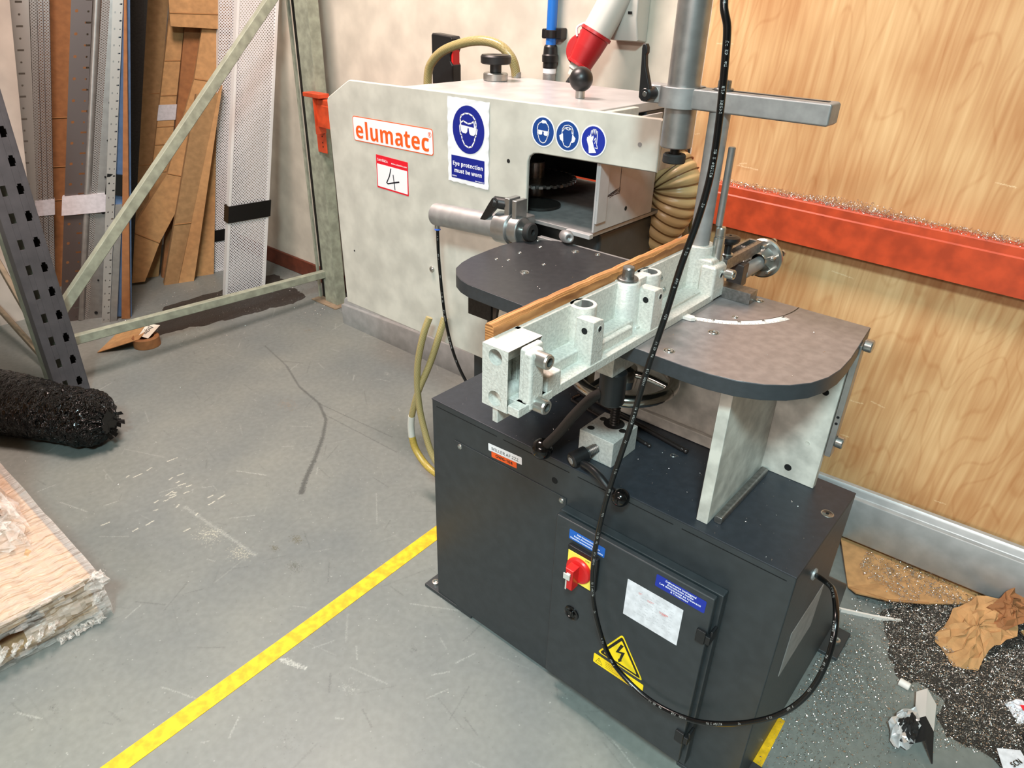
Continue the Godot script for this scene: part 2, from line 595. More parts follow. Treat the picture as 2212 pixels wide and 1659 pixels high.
	mk("board", Color(0.74, 0.60, 0.44), 0.8, 0.0, dirt, 3.0)
	# plywood: stretched grain, cathedral contours, dark knots
	var pw := Image.create(1024, 1024, false, Image.FORMAT_RGB8)
	f.seed = 31
	f.frequency = 0.01
	f.fractal_octaves = 3
	for y in 1024:
		for x in 1024:
			var px := x + y * 0.06
			var slow := f.get_noise_2d(px * 0.55, y * 0.16)
			var ring := absf(fposmod(slow * 5.0, 1.0) - 0.5) * 2.0
			var grain := f.get_noise_2d(px * 9.0, y * 0.42)
			var blotch := f.get_noise_2d(px * 0.6 + 500.0, y * 0.45)
			var k := 0.40 + 0.34 * grain + 0.16 * smoothstep(0.75, 1.0, ring) + 0.42 * blotch
			pw.set_pixel(x, y, Color(0.885, 0.735, 0.535).lerp(Color(0.70, 0.475, 0.285), clampf(k, 0.0, 1.0)))
	for kn in [[700, 300, 26], [760, 520, 16], [640, 620, 12], [560, 240, 12], [830, 330, 14], [720, 690, 12], [420, 480, 8]]:
		var c0 := Vector2(kn[0], kn[1])
		for i in 26:
			var t := i / 26.0
			var w := sin(t * PI) * 2.6
			for q in range(-3, 4):
				if absf(q) <= w:
					dab(pw, int(c0.x + q - t * kn[2] * 0.28), int(c0.y + t * kn[2]), Color(0.22, 0.11, 0.07), 0.8)
		blot(pw, c0 + Vector2(0, kn[2] * 0.5), kn[2] * 1.6, Color(0.55, 0.34, 0.2), 0.18, 1500)
	for i in 40:
		var p := Vector2(rng.randi() % 1024, rng.randi() % 1024)
		stroke(pw, p, p + Vector2(rng.randf_range(8, 40), rng.randf_range(-3, 5)), 1.0, Color(0.98, 0.90, 0.75), 0.5)
	var pm := plain(Color(1, 1, 1), 0.62)
	pm.albedo_texture = tex(pw)
	M.ply = pm
	M.floor = floor_material()
	# fine diamond perforation and sparse slotting, true holes
	M.perf = holes_material("fine", Color(0.70, 0.69, 0.68))
	M.perf_white = holes_material("fine", Color(0.93, 0.93, 0.94), 0.35, 0.25)
	M.slots = holes_material("slots", Color(0.74, 0.73, 0.71))
	M.slots_dark = holes_material("slots", Color(0.42, 0.38, 0.37))
	# clear hose with braid
	var br := Image.create(64, 64, false, Image.FORMAT_RGB8)
	for y in 64:
		for x in 64:
			var d1 := fposmod((x + y) / 16.0, 1.0)
			var d2 := fposmod((x - y) / 16.0, 1.0)
			var k := 0.0 if minf(d1, d2) < 0.22 else 1.0
			br.set_pixel(x, y, Color(0.72, 0.67, 0.49).lerp(Color(0.52, 0.455, 0.27), k))
	var hm := plain(Color(1, 1, 1), 0.28)
	hm.albedo_texture = tex(br)
	hm.uv1_scale = Vector3(3, 45, 1)
	M.braid = hm
	mk("duct", Color(0.85, 0.72, 0.52), 0.32)
	mk("duct_rib", Color(0.42, 0.30, 0.17), 0.4)
	mk("yellow_hose", Color(0.72, 0.62, 0.30), 0.35, 0.0, dirt, 12.0)
	# air tube with its line of white print
	var tu := Image.create(64, 512, false, Image.FORMAT_RGB8)
	tu.fill(Color(0.025, 0.025, 0.028))
	var y := 20
	while y < 500:
		var run := 3 + rng.randi() % 9
		for i in run:
			if rng.randf() < 0.75:
				for q in 4:
					for h in 3:
						if rng.randf() < 0.7:
							tu.set_pixel(18 + q * 2 + rng.randi() % 2, mini(y + h, 511), Color(0.82, 0.82, 0.8))
			y += 4
		y += 14 + rng.randi() % 40
	var tm := plain(Color(1, 1, 1), 0.22)
	tm.albedo_texture = tex(tu)
	tm.uv1_scale = Vector3(1, 2.2, 1)
	M.air = tm
	# wrapping films
	var wr := tex(grey_noise(0.02, 5, 0.0, 1.0, 44, 512, 2.2))
	var bag := plain(Color(0.012, 0.011, 0.011), 0.16)
	bag.heightmap_enabled = true
	bag.heightmap_texture = wr
	bag.heightmap_scale = 1.2
	bag.uv1_scale = Vector3(2.0, 3.0, 1)
	M.bag = bag
	var film := plain(Color(0.93, 0.90, 0.87, 0.30), 0.3)
	film.transparency = BaseMaterial3D.TRANSPARENCY_ALPHA
	film.heightmap_enabled = true
	film.heightmap_texture = wr
	film.heightmap_scale = 1.0
	film.uv1_triplanar = true
	film.uv1_scale = Vector3(2.4, 2.4, 0.7)
	film.cull_mode = BaseMaterial3D.CULL_DISABLED
	M.film = film
	M.chip = mk("chip", Color(0.85, 0.84, 0.82), 0.25, 0.95)
	mk("swarf_bed", Color(0.42, 0.39, 0.36), 0.55, 0.4, tex(grey_noise(0.25, 2, 0.25, 1.0, 61, 256, 2.5)), 8.0, fine, 0.4)

func holes_material(kind: String, c: Color, rough := 0.38, metal := 0.7) -> StandardMaterial3D:
	var n := 128
	var im := Image.create(n, n, false, Image.FORMAT_RGBA8)
	for y in n:
		for x in n:
			var open := false
			if kind == "fine":
				# two staggered rows per cell
				var u := fposmod(x / 32.0, 1.0) - 0.5
				var v := fposmod(y / 32.0, 1.0) - 0.5
				var u2 := fposmod(x / 32.0 + 0.5, 1.0) - 0.5
				var v2 := fposmod(y / 32.0 + 0.5, 1.0) - 0.5
				open = absf(u) / 0.30 + absf(v) / 0.24 < 1.0 or absf(u2) / 0.30 + absf(v2) / 0.24 < 1.0
			else:
				var a := Vector2(x - 30, y - 30)
				var b := Vector2(x - 92, y - 92)
				var d := Vector2(x - 92, y - 26)
				open = a.length() < 9.0 or (absf(b.x) < 17.0 and absf(b.y) < 6.0) or d.length() < 6.0
			im.set_pixel(x, y, Color(1, 1, 1, 0.0 if open else 1.0))
	var m := plain(c, rough, metal)
	m.albedo_texture = tex(im)
	m.transparency = BaseMaterial3D.TRANSPARENCY_ALPHA_SCISSOR
	m.alpha_scissor_threshold = 0.5
	m.cull_mode = BaseMaterial3D.CULL_DISABLED
	return m

# painted concrete: x from -3.6 over 5.24 m, z from -1.45 over 2.62 m
func fpx(x: float, z: float) -> Vector2:
	return Vector2((x + 3.6) / 5.24 * 2048.0, (z + 1.45) / 2.62 * 1024.0)

func floor_material() -> StandardMaterial3D:
	var im := Image.create(2048, 1024, false, Image.FORMAT_RGB8)
	var f := FastNoiseLite.new()
	f.seed = 8
	f.frequency = 0.004
	f.fractal_octaves = 5
	var a := f.get_image(2048, 1024, false, false, false).get_data()
	f.seed = 18
	f.frequency = 0.09
	f.fractal_octaves = 3
	var b := f.get_image(2048, 1024, false, false, false).get_data()
	var d := PackedByteArray()
	d.resize(2048 * 1024 * 3)
	for i in a.size():
		var p := a[i] / 255.0 - 0.5
		var q := b[i] / 255.0 - 0.5
		var k := 0.495 + p * 0.10 + q * 0.055
		d[i * 3] = int(255 * clampf(k * 0.965 + p * 0.02, 0, 1))
		d[i * 3 + 1] = int(255 * clampf(k * 0.995, 0, 1))
		d[i * 3 + 2] = int(255 * clampf(k * 0.985 - p * 0.03, 0, 1))
	im = Image.create_from_data(2048, 1024, false, Image.FORMAT_RGB8, d)
	var light := Color(0.86, 0.87, 0.85)
	var dark := Color(0.30, 0.31, 0.31)
	for i in 900:
		var p := Vector2(rng.randi() % 2048, rng.randi() % 1024)
		var ang := rng.randfn() * 0.55 + (0.5 if rng.randf() < 0.6 else 2.2)
		var L := absf(rng.randfn()) * 26.0 + 3.0
		stroke(im, p, p + Vector2.from_angle(ang) * L, rng.randf_range(0.7, 1.5), light if rng.randf() < 0.45 else dark, rng.randf_range(0.06, 0.34), 0.7)
	for i in 5200:
		dab(im, rng.randi() % 2048, rng.randi() % 1024, light if rng.randf() < 0.5 else dark, rng.randf_range(0.15, 0.6))
	for i in 46:
		blot(im, Vector2(rng.randi() % 2048, rng.randi() % 1024), rng.randf_range(3, 16), [dark, light, Color(0.55, 0.40, 0.28)][i % 3], 0.25, 60)
	# the long tyre mark, its forks, and the worst scrapes and stains
	var mark := [[-1.86, -0.60], [-1.60, -0.55], [-1.38, -0.47], [-1.19, -0.44], [-1.06, -0.38], [-0.96, -0.29], [-0.86, -0.18], [-0.77, -0.07], [-0.71, -0.01]]
	for i in mark.size() - 1:
		for r in 3:
			stroke(im, fpx(mark[i][0], mark[i][1]), fpx(mark[i + 1][0], mark[i + 1][1]), 2.0 + i * 0.5, dark, 0.26 + 0.05 * i, 0.8)
	stroke(im, fpx(-1.19, -0.44), fpx(-0.75, -0.48), 1.6, dark, 0.5, 0.7)
	stroke(im, fpx(-1.1, -0.40), fpx(-0.66, -0.42), 1.4, dark, 0.45, 0.7)
	stroke(im, fpx(-1.66, -0.56), fpx(-1.56, -0.62), 3.0, dark, 0.3, 0.7)
	for i in 26:
		var p := fpx(-1.02 + rng.randfn() * 0.14, 0.28 + rng.randfn() * 0.07)
		stroke(im, p, p + Vector2(rng.randf_range(-4, 4), rng.randf_range(4, 16)), 1.4, Color(0.92, 0.90, 0.84), 0.6)
	blot(im, fpx(-0.75, 0.32), 22, Color(0.90, 0.88, 0.80), 0.5, 260)
	blot(im, fpx(-0.60, 0.30), 16, Color(0.88, 0.85, 0.76), 0.5, 200)
	stroke(im, fpx(-0.95, 0.30), fpx(-0.55, 0.27), 4.0, light, 0.22, 0.8)
	blot(im, fpx(-1.28, -0.34), 22, Color(0.62, 0.42, 0.28), 0.4, 160)
	blot(im, fpx(-1.86, -0.86), 14, Color(0.45, 0.36, 0.27), 0.5, 90)
	blot(im, fpx(-0.52, 0.14), 9, Color(0.30, 0.28, 0.20), 0.6, 110)
	blot(im, fpx(-0.42, 0.22), 12, Color(0.33, 0.34, 0.32), 0.6, 160)
	blot(im, fpx(-0.54, 0.21), 6, Color(0.30, 0.28, 0.20), 0.5, 60)
	stroke(im, fpx(-0.15, 0.45), fpx(-0.07, 0.42), 4.0, Color(0.90, 0.90, 0.88), 0.5, 0.8)
	# where the yard's dirt has been trodden in
	for i in 5000:
		var p := fpx(rng.randf_range(-3.4, -2.0), rng.randf_range(-1.3, 0.2))
		dab(im, int(p.x), int(p.y), Color(0.34, 0.31, 0.28), rng.randf_range(0.1, 0.5))
	var m := plain(Color(0.94, 0.95, 0.93), 0.5)
	m.albedo_texture = tex(im)
	m.roughness = 0.46
	return m

# ------------------------------------------------------------------ the room
func structure() -> void:
	var s := st()
	var x0 := -3.95
	var x1 := 9.0
	var z0 := -1.55
	var z1 := 9.0
	face(s, Vector3(x0, 0, z0), Vector3(x1, 0, z0), Vector3(x1, 0, z1), Vector3(x0, 0, z1), Vector3.UP,
		[Vector2((x0 + 3.6) / 5.24, (z0 + 1.45) / 2.62), Vector2((x1 + 3.6) / 5.24, (z0 + 1.45) / 2.62), Vector2((x1 + 3.6) / 5.24, (z1 + 1.45) / 2.62), Vector2((x0 + 3.6) / 5.24, (z1 + 1.45) / 2.62)])
	box(s, Vector3((x0 + x1) / 2, -0.1, (z0 + z1) / 2), Vector3(x1 - x0, 0.198, z1 - z0), 0.001)
	struct("floor", s, M.floor, "grey painted concrete floor with scuffs and scratches")
	s = st()
	bx(s, Vector3(x0, 0, -1.545), Vector3(x1, 3.56, -1.345), 0.001)
	struct("wall_back", s, M.cream, "cream painted wall behind the machine")
	s = st()
	bx(s, Vector3(-3.95, 0, -1.345), Vector3(-3.75, 3.56, z1), 0.001)
	struct("wall_left", s, M.grey_wall)
	s = st()
	bx(s, Vector3(8.8, 0, -1.345), Vector3(9.0, 3.56, z1), 0.001)
	struct("wall_right", s, M.grey_wall)
	s = st()
	bx(s, Vector3(-3.75, 0, 8.8), Vector3(8.8, 3.56, z1), 0.001)
	struct("wall_front", s, M.grey_wall)
	s = st()
	bx(s, Vector3(x0, 3.56, z0), Vector3(x1, 3.76, z1), 0.001)
	struct("ceiling", s, M.ceiling)
	s = st()
	bx(s, Vector3(-3.75, 0, -1.345), Vector3(0.02, 0.10, -1.325), 0.004)
	struct("baseboard_back", s, M.skirting, "red brown skirting board along the cream wall")

# ------------------------------------------------------------------ the end-milling machine
func machine() -> void:
	var mc := thing("milling_machine", "beige and dark grey end milling machine with cast fence and clamp cylinders", "machine", Vector3(0.47, 0, -0.2))
	cabinet(mc)
	control_door(mc)
	work_table(mc)
	fence(mc)
	clamp_column(mc)
	depth_stop(mc)
	adjusters(mc)
	guard(mc)
	side_clamp(mc)
	stickers(mc)
	hoses(mc)
	loose_bits()

func cabinet(mc: Node3D) -> void:
	var s := st()
	# folded sheet body, sloping out at the back into a chip box
	var side := P2([0, 0.008, -0.689, 0.008, -0.689, 0.162, -0.335, 0.45, -0.335, TOP - 0.004, 0, TOP - 0.004])
	prism(s, side, Transform3D(Basis(Vector3(0, 0, 1), Vector3(0, 1, 0), Vector3(-1, 0, 0)), Vector3(0.9475, 0, 0)), 0.9475, 0.003, 20.0)
	var body := part("cabinet", s, M.dark_paint, mc)
	s = st()
	bx(s, Vector3(0, TOP - 0.004, -0.335), Vector3(0.9475, TOP, 0.001), 0.002)
	part("cabinet_top", s, M.dark_top, mc)
	# slits of the folds below the top edge
	s = st()
	for q in [[0.018, 0.223], [0.243, 0.438], [0.461, 0.698], [0.717, 0.932]]:
		bx(s, Vector3(q[0], 0.669, -0.002), Vector3(q[1], 0.6708, 0.0007), 0.0002)
	part("fold_slit", s, M.hole, body)
	for q in [[-0.055, 0.14, 0.003, -0.12], [-0.055, 0.14, -0.68, -0.56], [0.81, 0.998, 0.003, -0.12], [0.81, 0.998, -0.56, -0.68]]:
		s = st()
		bx(s, Vector3(q[0], 0.0, q[3]), Vector3(q[1], 0.012, q[2]), 0.002)
		part("foot_plate", s, M.dark_paint, body)
	s = st()
	lathe(s, Vector3(-0.03, 0.0122, -0.02), Vector3.UP, [Vector2(0.012, 0), Vector2(0.011, 0.007), Vector2(0.006, 0.008), Vector2(0.0055, 0.003), Vector2(0, 0.002)], 16)
	part("anchor_bolt", s, M.zinc, body)
	s = st()
	lathe(s, Vector3(0.975, 0.0122, -0.62), Vector3.UP, [Vector2(0.012, 0), Vector2(0.011, 0.007), Vector2(0.006, 0.008), Vector2(0.0055, 0.003), Vector2(0, 0.002)], 16)
	part("anchor_bolt", s, M.zinc, body)
	s = st()
	bx(s, Vector3(0.081, 0.012, 0.0), Vector3(0.437, 0.597, 0.0022), 0.001)
	var cover := part("cover_panel", s, M.dark_paint, mc)
	for q in [Vector3(0.102, 0.586, 0.0022), Vector3(0.425, 0.586, 0.0022)]:
		s = st()
		lathe(s, q, Vector3(0, 0, 1), [Vector2(0.0075, 0), Vector2(0.007, 0.002), Vector2(0.005, 0.0035), Vector2(0.0028, 0.0035), Vector2(0.0026, 0.001), Vector2(0, 0.001)], 16)
		part("panel_screw", s, M.zinc, cover)
	s = st()
	cyl(s, Vector3(0.4, 0.629, -0.001), Vector3(0.4, 0.629, 0.0006), 0.0085)
	part("cable_hole", s, M.hole, body)
	# threaded hole in the top
	s = st()
	lathe(s, Vector3(0.925, TOP + 0.0003, -0.222), Vector3.UP, [Vector2(0.013, 0), Vector2(0.012, 0.0008), Vector2(0.0105, 0.0004)], 20)
	for k in 4:
		lathe(s, Vector3(0.925, TOP + 0.0004 + k * 0.0001, -0.222), Vector3.UP, [Vector2(0.0105 - k * 0.0018, 0), Vector2(0.0095 - k * 0.0018, 0.0003)], 20)
	part("threaded_hole", s, M.zinc, body)
	s = st()
	cyl(s, Vector3(0.925, TOP, -0.222), Vector3(0.925, TOP + 0.0004, -0.222), 0.0096)
	part("hole_bottom", s, M.hole, body)
	# grommet where the air tube enters, and the clear card pocket
	s = st()
	lathe(s, Vector3(0.9475, 0.598, -0.139), Vector3(1, 0, 0), [Vector2(0.013, 0), Vector2(0.013, 0.004), Vector2(0.008, 0.006), Vector2(0.005, 0.006)], 20)
	part("grommet", s, M.alu_soft, body)
	s = st()
	bx(s, Vector3(0.9475, 0.33, -0.29), Vector3(0.9495, 0.46, -0.10), 0.0008)
	var pocket := part("card_pocket", s, M.alu_soft, body)
	pocket.set_meta("label", "thin metal card holder")
	# white plate and rib that carry the table
	s = st()
	bx(s, Vector3(0.733, TOP, -0.283), Vector3(0.757, 1.01, -0.023), 0.0015)
	part("support_rib", s, M.beige_dirty, mc)
	s = st()
	bx(s, Vector3(0.30, TOP, -0.303), Vector3(0.872, 1.01, -0.285), 0.0015)
	var back := part("support_plate", s, M.beige_dirty, mc)
	s = st()
	bx(s, Vector3(0.32, TOP, -0.285), Vector3(0.70, TOP + 0.03, -0.272), 0.003)
	part("bottom_lip", s, M.beige_dirty, back)
	for q in [[0.845, 0.915, 0.007, "hole"], [0.838, 0.79, 0.005, "beige"], [0.812, 0.715, 0.008, "hole"]]:
		s = st()
		lathe(s, Vector3(q[0], q[1], -0.285), Vector3(0, 0, 1), [Vector2(q[2], 0), Vector2(q[2] * 0.9, 0.001), Vector2(q[2] * 0.6, 0.0006), Vector2(0, 0.0003)], 18)
		part("bolt_hole", s, M[q[3]], back)
	s = st()
	bx(s, Vector3(0.874, 0.775, -0.312), Vector3(0.886, 1.03, -0.287), 0.001)
	var strap := part("edge_strap", s, M.galv, mc)
	for yy in [1.03, 0.81]:
		s = st()
		cyl(s, Vector3(0.886, yy, -0.30), Vector3(0.902, yy, -0.30), 0.0125, 18, 0.002)
		part("strap_bolt", s, M.zinc, strap)
	for yy in [0.87, 0.855]:
		s = st()
		cyl(s, Vector3(0.88, yy, -0.2875), Vector3(0.88, yy, -0.2862), 0.003, 12, 0.0003)
		part("strap_hole", s, M.hole, strap)
	# column behind the cabinet that carries the cutter housing
	s = st()
	bx(s, Vector3(-0.30, 0.0, -0.87), Vector3(0.16, 1.05, -0.47), 0.01)
	part("rear_column", s, M.dark_paint, mc)

func control_door(mc: Node3D) -> void:
	var s := st()
	bx(s, Vector3(0.437, 0.045, 0.0), Vector3(0.836, 0.582, 0.024), 0.003)
	bx(s, Vector3(0.449, 0.083, 0.024), Vector3(0.824, 0.566, 0.033), 0.001)
	var body := part("control_box", s, M.dark_paint, mc)
	s = st()
	bx(s, Vector3(0.445, 0.078, 0.033), Vector3(0.829, 0.588, 0.05), 0.004)
	var door := part("control_door", s, M.dark_paint, mc)
	for q in [[0.808, 0.502, 0.468], [0.81, 0.188, 0.153]]:
		s = st()
		var yc: float = (q[1] + q[2]) / 2
		box(s, Vector3(q[0] + 0.010, yc, 0.053), Vector3(0.020, 0.034, 0.008), 0.002)
		box(s, Vector3(q[0] + 0.024, yc - 0.004, 0.048), Vector3(0.012, 0.022, 0.012), 0.002)
		box(s, Vector3(q[0] + 0.028, yc + 0.004, 0.036), Vector3(0.006, 0.03, 0.024), 0.002)
		part("hinge", s, M.plastic, door)
	s = st()
	lathe(s, Vector3(0.51, 0.327, 0.05), Vector3(0, 0, 1), [Vector2(0.020, 0), Vector2(0.0195, 0.003), Vector2(0.016, 0.0045), Vector2(0.0135, 0.0035), Vector2(0.012, 0.002), Vector2(0.0085, 0.002), Vector2(0.0085, 0.005), Vector2(0, 0.005)], 28)
	box(s, Vector3(0.51, 0.327, 0.0555), Vector3(0.004, 0.012, 0.002), 0.0005)
	part("door_lock", s, M.gloss_black, door)
	# main switch
	s = st()
	prism(s, rrect(0.080, 0.098, 0.004), at(0.530, 0.485, 0.05), 0.011, 0.002)
	var sw := part("main_switch", s, M.plastic, mc)
	s = st()
	bx(s, Vector3(0.4935, 0.440, 0.061), Vector3(0.566, 0.522, 0.0622), 0.0004)
	part("yellow_plate", s, M.yellow_plate, sw)
	s = st()
	lathe(s, Vector3(0.527, 0.482, 0.062), Vector3(0, 0, 1), [Vector2(0.0325, 0), Vector2(0.0325, 0.005), Vector2(0.030, 0.009), Vector2(0.024, 0.0105), Vector2(0.0, 0.0105)], 32)
	# the lever of the knob points down and outwards
	prism(s, P2([-0.011, 0.024, 0.011, 0.024, 0.0095, -0.034, -0.0095, -0.034]), at(0.522, 0.478, 0.068), 0.028, 0.003)
	part("red_knob", s, M.red_plastic, sw)
	s = st()
	box(s, Vector3(0.5165, 0.462, 0.0965), Vector3(0.0035, 0.038, 0.002), 0.0006)
	box(s, Vector3(0.522, 0.489, 0.094), Vector3(0.010, 0.008, 0.020), 0.001)
	box(s, Vector3(0.522, 0.489, 0.1045), Vector3(0.017, 0.016, 0.003), 0.001)
	part("padlock_slide", s, M.grey_plastic, sw)
	text(sw, "I ON", 0.0035, at(0.545, 0.517, 0.0622), M.black_print)

func work_table(mc: Node3D) -> void:
	var xf := Transform3D(Basis(Vector3(1, 0, 0), Vector3(0, 0, 1), Vector3(0, -1, 0)), Vector3(0, TABLE, 0))
	var ends := [[0.55, -0.37, 0.10, -0.37, 0.085, -0.362, 0.052, -0.336, 0.025, -0.288, 0.019, -0.24, 0.02, -0.19, 0.026, -0.12, 0.037, -0.075, 0.053, -0.04, 0.085, -0.008, 0.115, 0.009, 0.147, 0.018, 0.19, 0.020, 0.30, 0.0245, 0.55, 0.0355],
		[0.5505, -0.37, 0.5505, 0.0355, 0.68, 0.039, 0.73, 0.036, 0.775, 0.026, 0.815, 0.007, 0.848, -0.021, 0.872, -0.055, 0.886, -0.095, 0.892, -0.14, 0.891, -0.20, 0.875, -0.368]]
	for k in 2:
		var s := st()
		prism(s, P2(ends[k]), xf.translated(Vector3(0, -0.0006, 0)), 0.03, 0.001, 40.0)
		var tp := part("table_plate", s, M.table_edge, mc)
		s = st()
		var inset := P2(ends[k])
		var c := Vector2(0.3 if k == 0 else 0.72, -0.17)
		for i in inset.size():
			inset[i] += (c - inset[i]).normalized() * 0.0012 * (0.0 if absf(inset[i].x - 0.55) < 0.002 else 1.0)
		prism(s, inset, xf, 0.0012, 0.0003, 40.0)
		part("top_face", s, M.table_dark if k == 0 else M.table_light, tp)
		var spots := [[0.186, -0.128, 0.011], [0.181, -0.333, 0.010], [0.098, -0.296, 0.006], [0.235, -0.352, 0.007], [0.09, -0.225, 0.0055], [0.105, -0.165, 0.005], [0.08, -0.15, 0.005], [0.185, -0.20, 0.005], [0.06, -0.335, 0.005]]
		if k == 1:
			spots = [[0.634, 0.004, 0.011], [0.657, -0.127, 0.0115], [0.654, -0.345, 0.011], [0.637, -0.352, 0.0095], [0.655, -0.226, 0.0065]]
		for q in spots:
			s = st()
			lathe(s, Vector3(q[0], TABLE + 0.0001, q[1]), Vector3.UP, [Vector2(q[2], 0), Vector2(q[2] * 0.93, 0.0008), Vector2(q[2] * 0.8, 0.0003)], 24)
			lathe(s, Vector3(q[0], TABLE + 0.0001, q[1]), Vector3.UP, [Vector2(q[2] * 0.66, 0.0003), Vector2(q[2] * 0.6, 0.0012), Vector2(q[2] * 0.36, 0.0012), Vector2(q[2] * 0.3, 0.0004)], 24)
			part("countersunk_screw", s, M.zinc, tp)
			s = st()
			cyl(s, Vector3(q[0], TABLE, q[1]), Vector3(q[0], TABLE + 0.0004, q[1]), q[2] * 0.8, 24, 0.0001)
			part("screw_recess", s, M.dark_steel, tp)
		if k == 1:
			# engraved swing line and the degree scale
			var cc := Vector2(0.540, -0.355)
			s = st()
			arc(s, cc, 0.190, 0.1925, -4, 86, TABLE + 0.0002)
			part("swing_line", s, M.dark_steel, tp)
			s = st()
			arc(s, cc, 0.1925, 0.2105, 17, 79, TABLE + 0.0004)
			var sc := part("degree_scale", s, M.hair, tp)
			s = st()
			for d in 61:
				var a := deg_to_rad(78.0 - d)
				var e := Vector2(cos(a), sin(a))
				var r1 := 0.2095
				var r0 := r1 - (0.010 if d % 15 == 0 else 0.006 if d % 5 == 0 else 0.0035)
				if d % 5 == 0 or d < 999 and d % 2 == 0:
					var w := e.orthogonal() * 0.00035
					var q0 := cc + e * r0
					var q1 := cc + e * r1
					face(s, Vector3(q0.x - w.x, TABLE + 0.0007, q0.y - w.y), Vector3(q1.x - w.x, TABLE + 0.0007, q1.y - w.y), Vector3(q1.x + w.x, TABLE + 0.0007, q1.y + w.y), Vector3(q0.x + w.x, TABLE + 0.0007, q0.y + w.y), Vector3.UP)
			part("scale_marks", s, M.black_print, sc)
			for d in [0, 15, 30, 45, 60]:
				var a := deg_to_rad(78.0 - d)
				var p := cc + Vector2(cos(a), sin(a)) * 0.1965
				var rot := Basis(Vector3.UP, PI * 0.5 - a) * Basis(Vector3(1, 0, 0), -PI * 0.5)
				text(sc, str(d), 0.0052, Transform3D(rot, Vector3(p.x, TABLE + 0.0006, p.y)), M.black_print)
	# steel bar along the back edge, pointer, rear strip and the hangers under the table
	var s := st()
	bx(s, Vector3(0.567, TABLE, -0.342), Vector3(0.648, TABLE + 0.025, -0.305), 0.001)
	part("stop_bar", s, M.steel, mc)
	s = st()
	prism(s, P2([0.583, 0.0, 0.60, 0.0, 0.606, 0.008, 0.60, 0.016, 0.583, 0.016]), Transform3D(Basis(Vector3(1, 0, 0), Vector3(0, 0, 1), Vector3(0, -1, 0)), Vector3(0, TABLE + 0.008, -0.157)), 0.0075, 0.001)
	part("pointer", s, M.hair, mc)
	s = st()
	bx(s, Vector3(0.03, 1.015, -0.388), Vector3(0.46, 1.036, -0.371), 0.001)
	part("rear_strip", s, M.alu_soft, mc)
	s = st()
	bx(s, Vector3(0.072, 0.925, -0.068), Vector3(0.145, 1.01, -0.060), 0.001)
	part("hanger_plate", s, M.dark_steel, mc)
	s = st()
	box(s, Vector3(0.118, 0.925, -0.10), Vector3(0.026, 0.15, 0.010), 0.002, Basis(Vector3(0, 0, 1), -0.16))
	part("stop_lever", s, M.galv_dark, mc)
	s = st()
	bx(s, Vector3(0.16, 0.80, -0.13), Vector3(0.178, 1.01, -0.122), 0.001)
	var ru := part("ruler", s, M.zinc, mc)
	s = st()
	for i in 24:
		bx(s, Vector3(0.161, 0.805 + i * 0.0085, -0.1225), Vector3(0.161 + (0.009 if i % 2 == 0 else 0.005), 0.8056 + i * 0.0085, -0.1217), 0.0001)
	part("ruler_marks", s, M.black_print, ru)
	s = st()
	cyl(s, Vector3(0.205, 0.72, -0.16), Vector3(0.205, 1.01, -0.16), 0.014)
	part("guide_rod", s, M.steel, mc)
	s = st()
	lathe(s, Vector3(0.10, 1.051, -0.392), Vector3(0.5, 0.1, 0.4), [Vector2(0.004, 0), Vector2(0.014, 0.004), Vector2(0.017, 0.03), Vector2(0.013, 0.052), Vector2(0.007, 0.055), Vector2(0.006, 0.04), Vector2(0, 0.04)], 20, true)
	part("nozzle_block", s, M.alu_soft, mc)

func arc(s: SurfaceTool, c: Vector2, r0: float, r1: float, d0: float, d1: float, y: float) -> void:
	var n := 48
	for i in n:
		var a := deg_to_rad(lerpf(d0, d1, float(i) / n))
		var b := deg_to_rad(lerpf(d0, d1, float(i + 1) / n))
		var p := [Vector2.from_angle(a) * r0 + c, Vector2.from_angle(a) * r1 + c, Vector2.from_angle(b) * r1 + c, Vector2.from_angle(b) * r0 + c]
		face(s, Vector3(p[0].x, y, p[0].y), Vector3(p[1].x, y, p[1].y), Vector3(p[2].x, y, p[2].y), Vector3(p[3].x, y, p[3].y), Vector3.UP)

